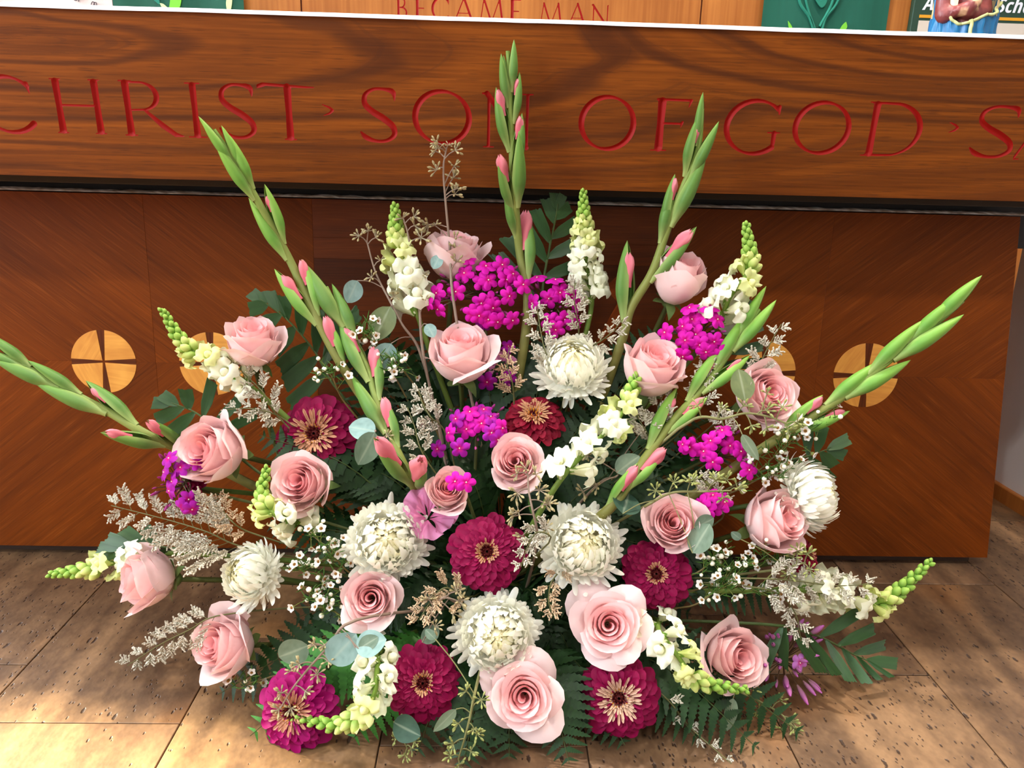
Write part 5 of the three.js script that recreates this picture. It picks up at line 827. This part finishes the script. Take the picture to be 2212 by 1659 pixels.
// ---- caspia (sprays of tiny dry florets)
const SPK = spindle(V(0, 0, 0), V(0, 1, 0), 0.42, [1, 1, 1], 4, 3);
function caspia(label, px, n, reach, seed, o2 = {}) {
  const r0 = rng(seed * 61 + 8), pts = px.map(([x, y, f]) => at(x, y, (o2.off || 0) + (f || 0), 0.015)), o = thing('caspia_spray', label, 'caspia', CORE.clone(), 'dry caspia sprays');
  const cv = new THREE.CatmullRomCurve3([toCore(pts[0], r0), ...pts], false, 'centripetal'), k = pts.length, q = (p) => p.clone().sub(CORE), tw = [], fl = [], stemC = S(108, 108, 66), pal = o2.brown ? [S(176, 146, 112), S(206, 182, 150)] : [S(212, 207, 190), S(166, 157, 134)];
  tw.push(tube(cv.getPoints(24).map(q), (t) => lerp(0.0014, 0.0006, t), stemC, 5));
  for (let i = 0; i < n; i++) {
    const t = (i + 0.3) / n, a = cv.getPoint((1 + t * (k - 1)) / k), tan = cv.getTangent(Math.min(0.999, (1 + t * (k - 1)) / k)), u = perPx(a), side = i % 2 ? 1 : -1, toCam = camera.position.clone().sub(a).normalize(), lat = tan.clone().cross(toCam).normalize().multiplyScalar(side);
    const L = reach * u * lerp(1, 0.35, t) * (0.75 + r0() * 0.5), d = tan.clone().multiplyScalar(0.75).addScaledVector(lat, 0.75).addScaledVector(toCam, (r0() - 0.4) * 0.9).normalize(), b = a.clone().addScaledVector(d, L);
    tw.push(tube([a, a.clone().lerp(b, 0.5), b].map(q), 0.0005, stemC, 4));
    const m = Math.max(5, Math.round(L / (2.8 * u)));
    for (let j = 0; j < m; j++) { const f = 0.22 + 0.8 * j / m, p = a.clone().lerp(b, f), sd = d.clone().applyAxisAngle(toCam, (j % 2 ? 1 : -1) * (0.5 + r0() * 0.5)).addScaledVector(toCam, (r0() - 0.3) * 0.8).normalize();
      const cl = 4; for (let c = 0; c < cl; c++) { const g = SPK.clone(), pos = p.clone().addScaledVector(sd, c * 3.3 * u), cc = mixc(pal[0], pal[1], r0()); g.applyMatrix4(M4(q(pos), aim(sd.clone().add(V(r0() - 0.5, r0() - 0.5, r0() - 0.5).multiplyScalar(0.9))), (4.6 + r0() * 2) * u * (o2.fs || 1) * 0.85)); const at2 = g.attributes.color; for (let z = 0; z < at2.count; z++) at2.setXYZ(z, ...cc); fl.push(g); } }
  }
  mesh('stalks', merge(tw), leafMat, o, true); mesh('florets', merge(fl), solidMat, o, true);
}
[['large pale caspia spray fanning out below the violet phlox over the altar foot', [[520, 1180, 0.02], [450, 1150], [370, 1125], [240, 1092]], 24, 105, { fs: 1.1 }], ['caspia spray pointing down to the stone floor beside the low rose', [[470, 1330], [410, 1360], [350, 1390], [275, 1438]], 16, 60, { fs: 1.1 }],
  ['tan caspia sprig beside the long tipped snapdragon and pale rose', [[600, 900, 0.02], [570, 850], [530, 810], [490, 770]], 9, 46], ['small caspia sprig above the magenta tan centred zinnia', [[620, 910, 0.02], [580, 890], [530, 882], [482, 886]], 9, 36],
  ['white caspia sprig beneath the half open rose', [[960, 930, 0.02], [930, 900], [912, 870], [905, 840]], 9, 44], ['white caspia sprig between coral buds and the round phlox', [[925, 1000, 0.02], [905, 960], [895, 920], [880, 880]], 9, 44],
  ['airy white caspia sprig beside the highest chrysanthemum', [[1190, 800, 0.02], [1175, 750], [1165, 700], [1160, 660]], 10, 40], ['airy caspia sprig over the loose phlox by the upright snapdragon', [[1250, 720, 0.02], [1245, 680], [1240, 640], [1242, 605]], 9, 34],
  ['caspia sprig lying on the upper shoulder of the highest chrysanthemum', [[1270, 760, 0.03], [1300, 735], [1325, 715], [1345, 690]], 8, 32], ['brown caspia sprig in shade under the half open rose', [[1110, 860, 0.03], [1105, 820], [1095, 790], [1100, 750]], 8, 34, { brown: 1 }],
  ['white caspia sprig behind the disc inlay and the leaf hung rose', [[1630, 830, 0.02], [1645, 780], [1665, 740], [1688, 700]], 8, 46], ['white caspia sprig beside the leaf hung rose and green gladiolus', [[1500, 900, 0.02], [1512, 850], [1520, 810], [1530, 770]], 9, 40],
  ['thick white caspia sprig below the tight petalled rose', [[1430, 940, 0.02], [1420, 890], [1430, 860], [1440, 830]], 10, 46], ['caspia sprig beneath the white middle snapdragon blossoms', [[1400, 960, 0.02], [1395, 930], [1385, 915], [1370, 890]], 8, 40],
  ['white caspia sprig above the orchid phlox group', [[1570, 960, 0.02], [1565, 930], [1560, 910], [1550, 890]], 8, 40], ['white caspia spray reaching out over the pale low snapdragon', [[1650, 1250], [1720, 1255], [1800, 1265], [1885, 1262]], 13, 60, { off: -0.03 }],
  ['white caspia spray hanging toward the hovering palm frond', [[1640, 1270], [1690, 1290], [1720, 1330], [1730, 1385]], 11, 50, { off: -0.02 }], ['brown caspia sprig between the middle zinnia and the tucked rose', [[1010, 1290, 0.02], [960, 1270], [930, 1300], [905, 1340]], 12, 50, { brown: 1 }],
  ['pale caspia sprig beside the largest rose and cream chrysanthemum', [[1210, 1230, 0.02], [1190, 1260], [1185, 1300], [1195, 1330]], 9, 40, { brown: 1 }], ['white caspia sprig over the edge of the middle zinnia', [[1190, 1160, 0.01], [1160, 1150], [1140, 1180], [1125, 1225]], 10, 40, { off: -0.04 }],
  ['thin caspia strand trailing onto the floor before the largest zinnia', [[1430, 1500], [1490, 1570], [1540, 1615], [1580, 1650]], 7, 26], ['caspia sprig beneath the phlox florets above the rolled rim rose', [[1560, 1120, 0.02], [1545, 1075], [1530, 1050], [1510, 1030]], 9, 40],
  ['dark caspia sprig under the violet phlox beside the pale green snapdragon', [[540, 1150, 0.02], [505, 1130], [480, 1100], [470, 1075]], 9, 40, { brown: 1 }]].forEach((d, i) => caspia(d[0], d[1], d[2], d[3], i + 1, d[4]));

// ---- waxflowers
function waxBlossom(seed) { const l = []; for (let k = 0; k < 5; k++) { const f = k * 1.2566 + seed; l.push(sheet(6, 4, (u, v) => { const s = (u * 2 - 1), d = 0.3 + 0.7 * v * (1 - 0.2 * s * s), w = s * 0.44 * Math.sin(Math.PI * (0.2 + 0.6 * v)), h = 0.18 + 0.55 * v - 0.2 * v * v; return [Math.cos(f) * d - Math.sin(f) * w, h, Math.sin(f) * d + Math.cos(f) * w]; }, S(244, 240, 232))); } l.push(spindle(V(0, -0.6, 0), V(0, 0.5, 0), 0.42, (t) => t > 0.6 ? S(160, 110, 50) : S(150, 160, 90), 8, 6)); return merge(l); }
const WAX = [0, 1].map((k) => waxBlossom(k * 0.6)), WBUD = [new THREE.SphereGeometry(1, 8, 6)].map((g) => { const n = g.attributes.position.count, c = new Float32Array(n * 3); for (let i = 0; i < n; i++) c.set(mixc(S(216, 214, 130), S(240, 238, 220), clamp((g.attributes.position.getY(i) + 0.8))), i * 3); g.setAttribute('color', new THREE.BufferAttribute(c, 3)); return g; })[0];
function wax(label, px, nb, nd, spread, seed, o2 = {}) {
  const r0 = rng(seed * 67 + 5), pts = px.map(([x, y, f]) => at(x, y, (o2.off || 0) + (f || 0), 0.02)), o = thing('waxflower_sprig', label, 'waxflower', CORE.clone(), 'white waxflower sprigs');
  const cv = new THREE.CatmullRomCurve3([toCore(pts[0], r0), ...pts], false, 'centripetal'), k = pts.length, q = (p) => p.clone().sub(CORE), tw = [], nd2 = [];
  tw.push(tube(cv.getPoints(24).map(q), (t) => lerp(0.0016, 0.0007, t), S(112, 96, 54), 5));
  for (let i = 0; i < nb + nd; i++) {
    const t = 0.1 + 0.9 * r0(), a = cv.getPoint((1 + t * (k - 1)) / k), u = perPx(a), toCam = camera.position.clone().sub(a).normalize(), b = a.clone().addScaledVector(CRIGHT, (r0() - 0.5) * 2 * spread * u).addScaledVector(CUP, (r0() - 0.45) * 2 * spread * 0.8 * u).addScaledVector(toCam, (r0() * 0.9 - 0.1) * spread * u), d = b.clone().sub(a).normalize().addScaledVector(toCam, 0.6).normalize();
    tw.push(tube(smooth([a, a.clone().lerp(b, 0.6).addScaledVector(CUP, 2 * u), b], 4).map(q), 0.0005, S(126, 134, 64), 4));
    const blossom = i < nb, m = mesh(blossom ? 'blossom' : 'bud', blossom ? WAX[i % 2] : WBUD, blossom ? petalMat : solidMat, o); m.position.copy(q(b)); m.quaternion.copy(aim(d, r0() * 6)); m.scale.setScalar((blossom ? 9.5 : 5) * u * (0.8 + r0() * 0.4));
    for (let j = 0; j < 4; j++) { const f = r0(), p = a.clone().lerp(b, f), e = p.clone().add(V(r0() - 0.5, r0() * 0.6, r0() - 0.3).normalize().multiplyScalar((14 + r0() * 16) * u)); nd2.push(spindle(q(p), q(e), 1.3 * u, S(70, 112, 40), 4, 3)); }
  }
  mesh('twigs', merge(tw), leafMat, o, true); mesh('needle_leaves', merge(nd2), leafMat, o, true);
}
[['waxflower sprig with cup blossoms before the shaggy chrysanthemum', [[760, 1240, 0.02], [720, 1200], [690, 1170], [668, 1150]], 13, 8, 46], ['waxflower sprig low beside the tucked rose', [[740, 1330, 0.01], [700, 1300], [670, 1290]], 11, 12, 42], ['waxflower sprig between the sideways chrysanthemum and the ferns', [[720, 1270, 0.01], [670, 1235], [630, 1235]], 7, 6, 38],
  ['waxflower sprig at the palm behind leaning gladiolus stems', [[840, 790, 0.03], [810, 740], [785, 710], [790, 690]], 10, 4, 40], ['small budding waxflower beside the coral bud gladiolus', [[745, 870, 0.03], [720, 820], [705, 790]], 2, 9, 34],
  ['wide waxflower sprig between the leaf hung rose and profile chrysanthemum', [[1620, 1030, 0.02], [1680, 980], [1730, 940], [1790, 905]], 16, 12, 50], ['twiggy waxflower beneath the profile chrysanthemum', [[1590, 1060, 0.02], [1650, 1030], [1700, 1020]], 8, 10, 36], ['budding waxflower spread above the low pale snapdragon', [[1520, 1270, 0.02], [1590, 1230], [1640, 1210], [1690, 1200]], 12, 16, 50],
  ['waxflower sprig of tan cups beside the half hidden zinnia', [[1490, 1310, 0.02], [1560, 1270], [1610, 1270], [1660, 1290]], 16, 10, 50], ['bright budded waxflower tip under the rolled rim rose', [[1500, 1240, 0.01], [1540, 1210], [1580, 1180]], 3, 9, 30], ['waxflower sprig in the shade under the half open rose', [[900, 840, 0.03], [860, 790], [840, 770]], 4, 9, 40],
  ['small waxflower sprig low by the side rose and purple zinnia', [[560, 1470, 0.01], [530, 1480], [515, 1490]], 5, 2, 26]].forEach((d, i) => wax(...d, i + 1));
renderer.render(scene, camera);
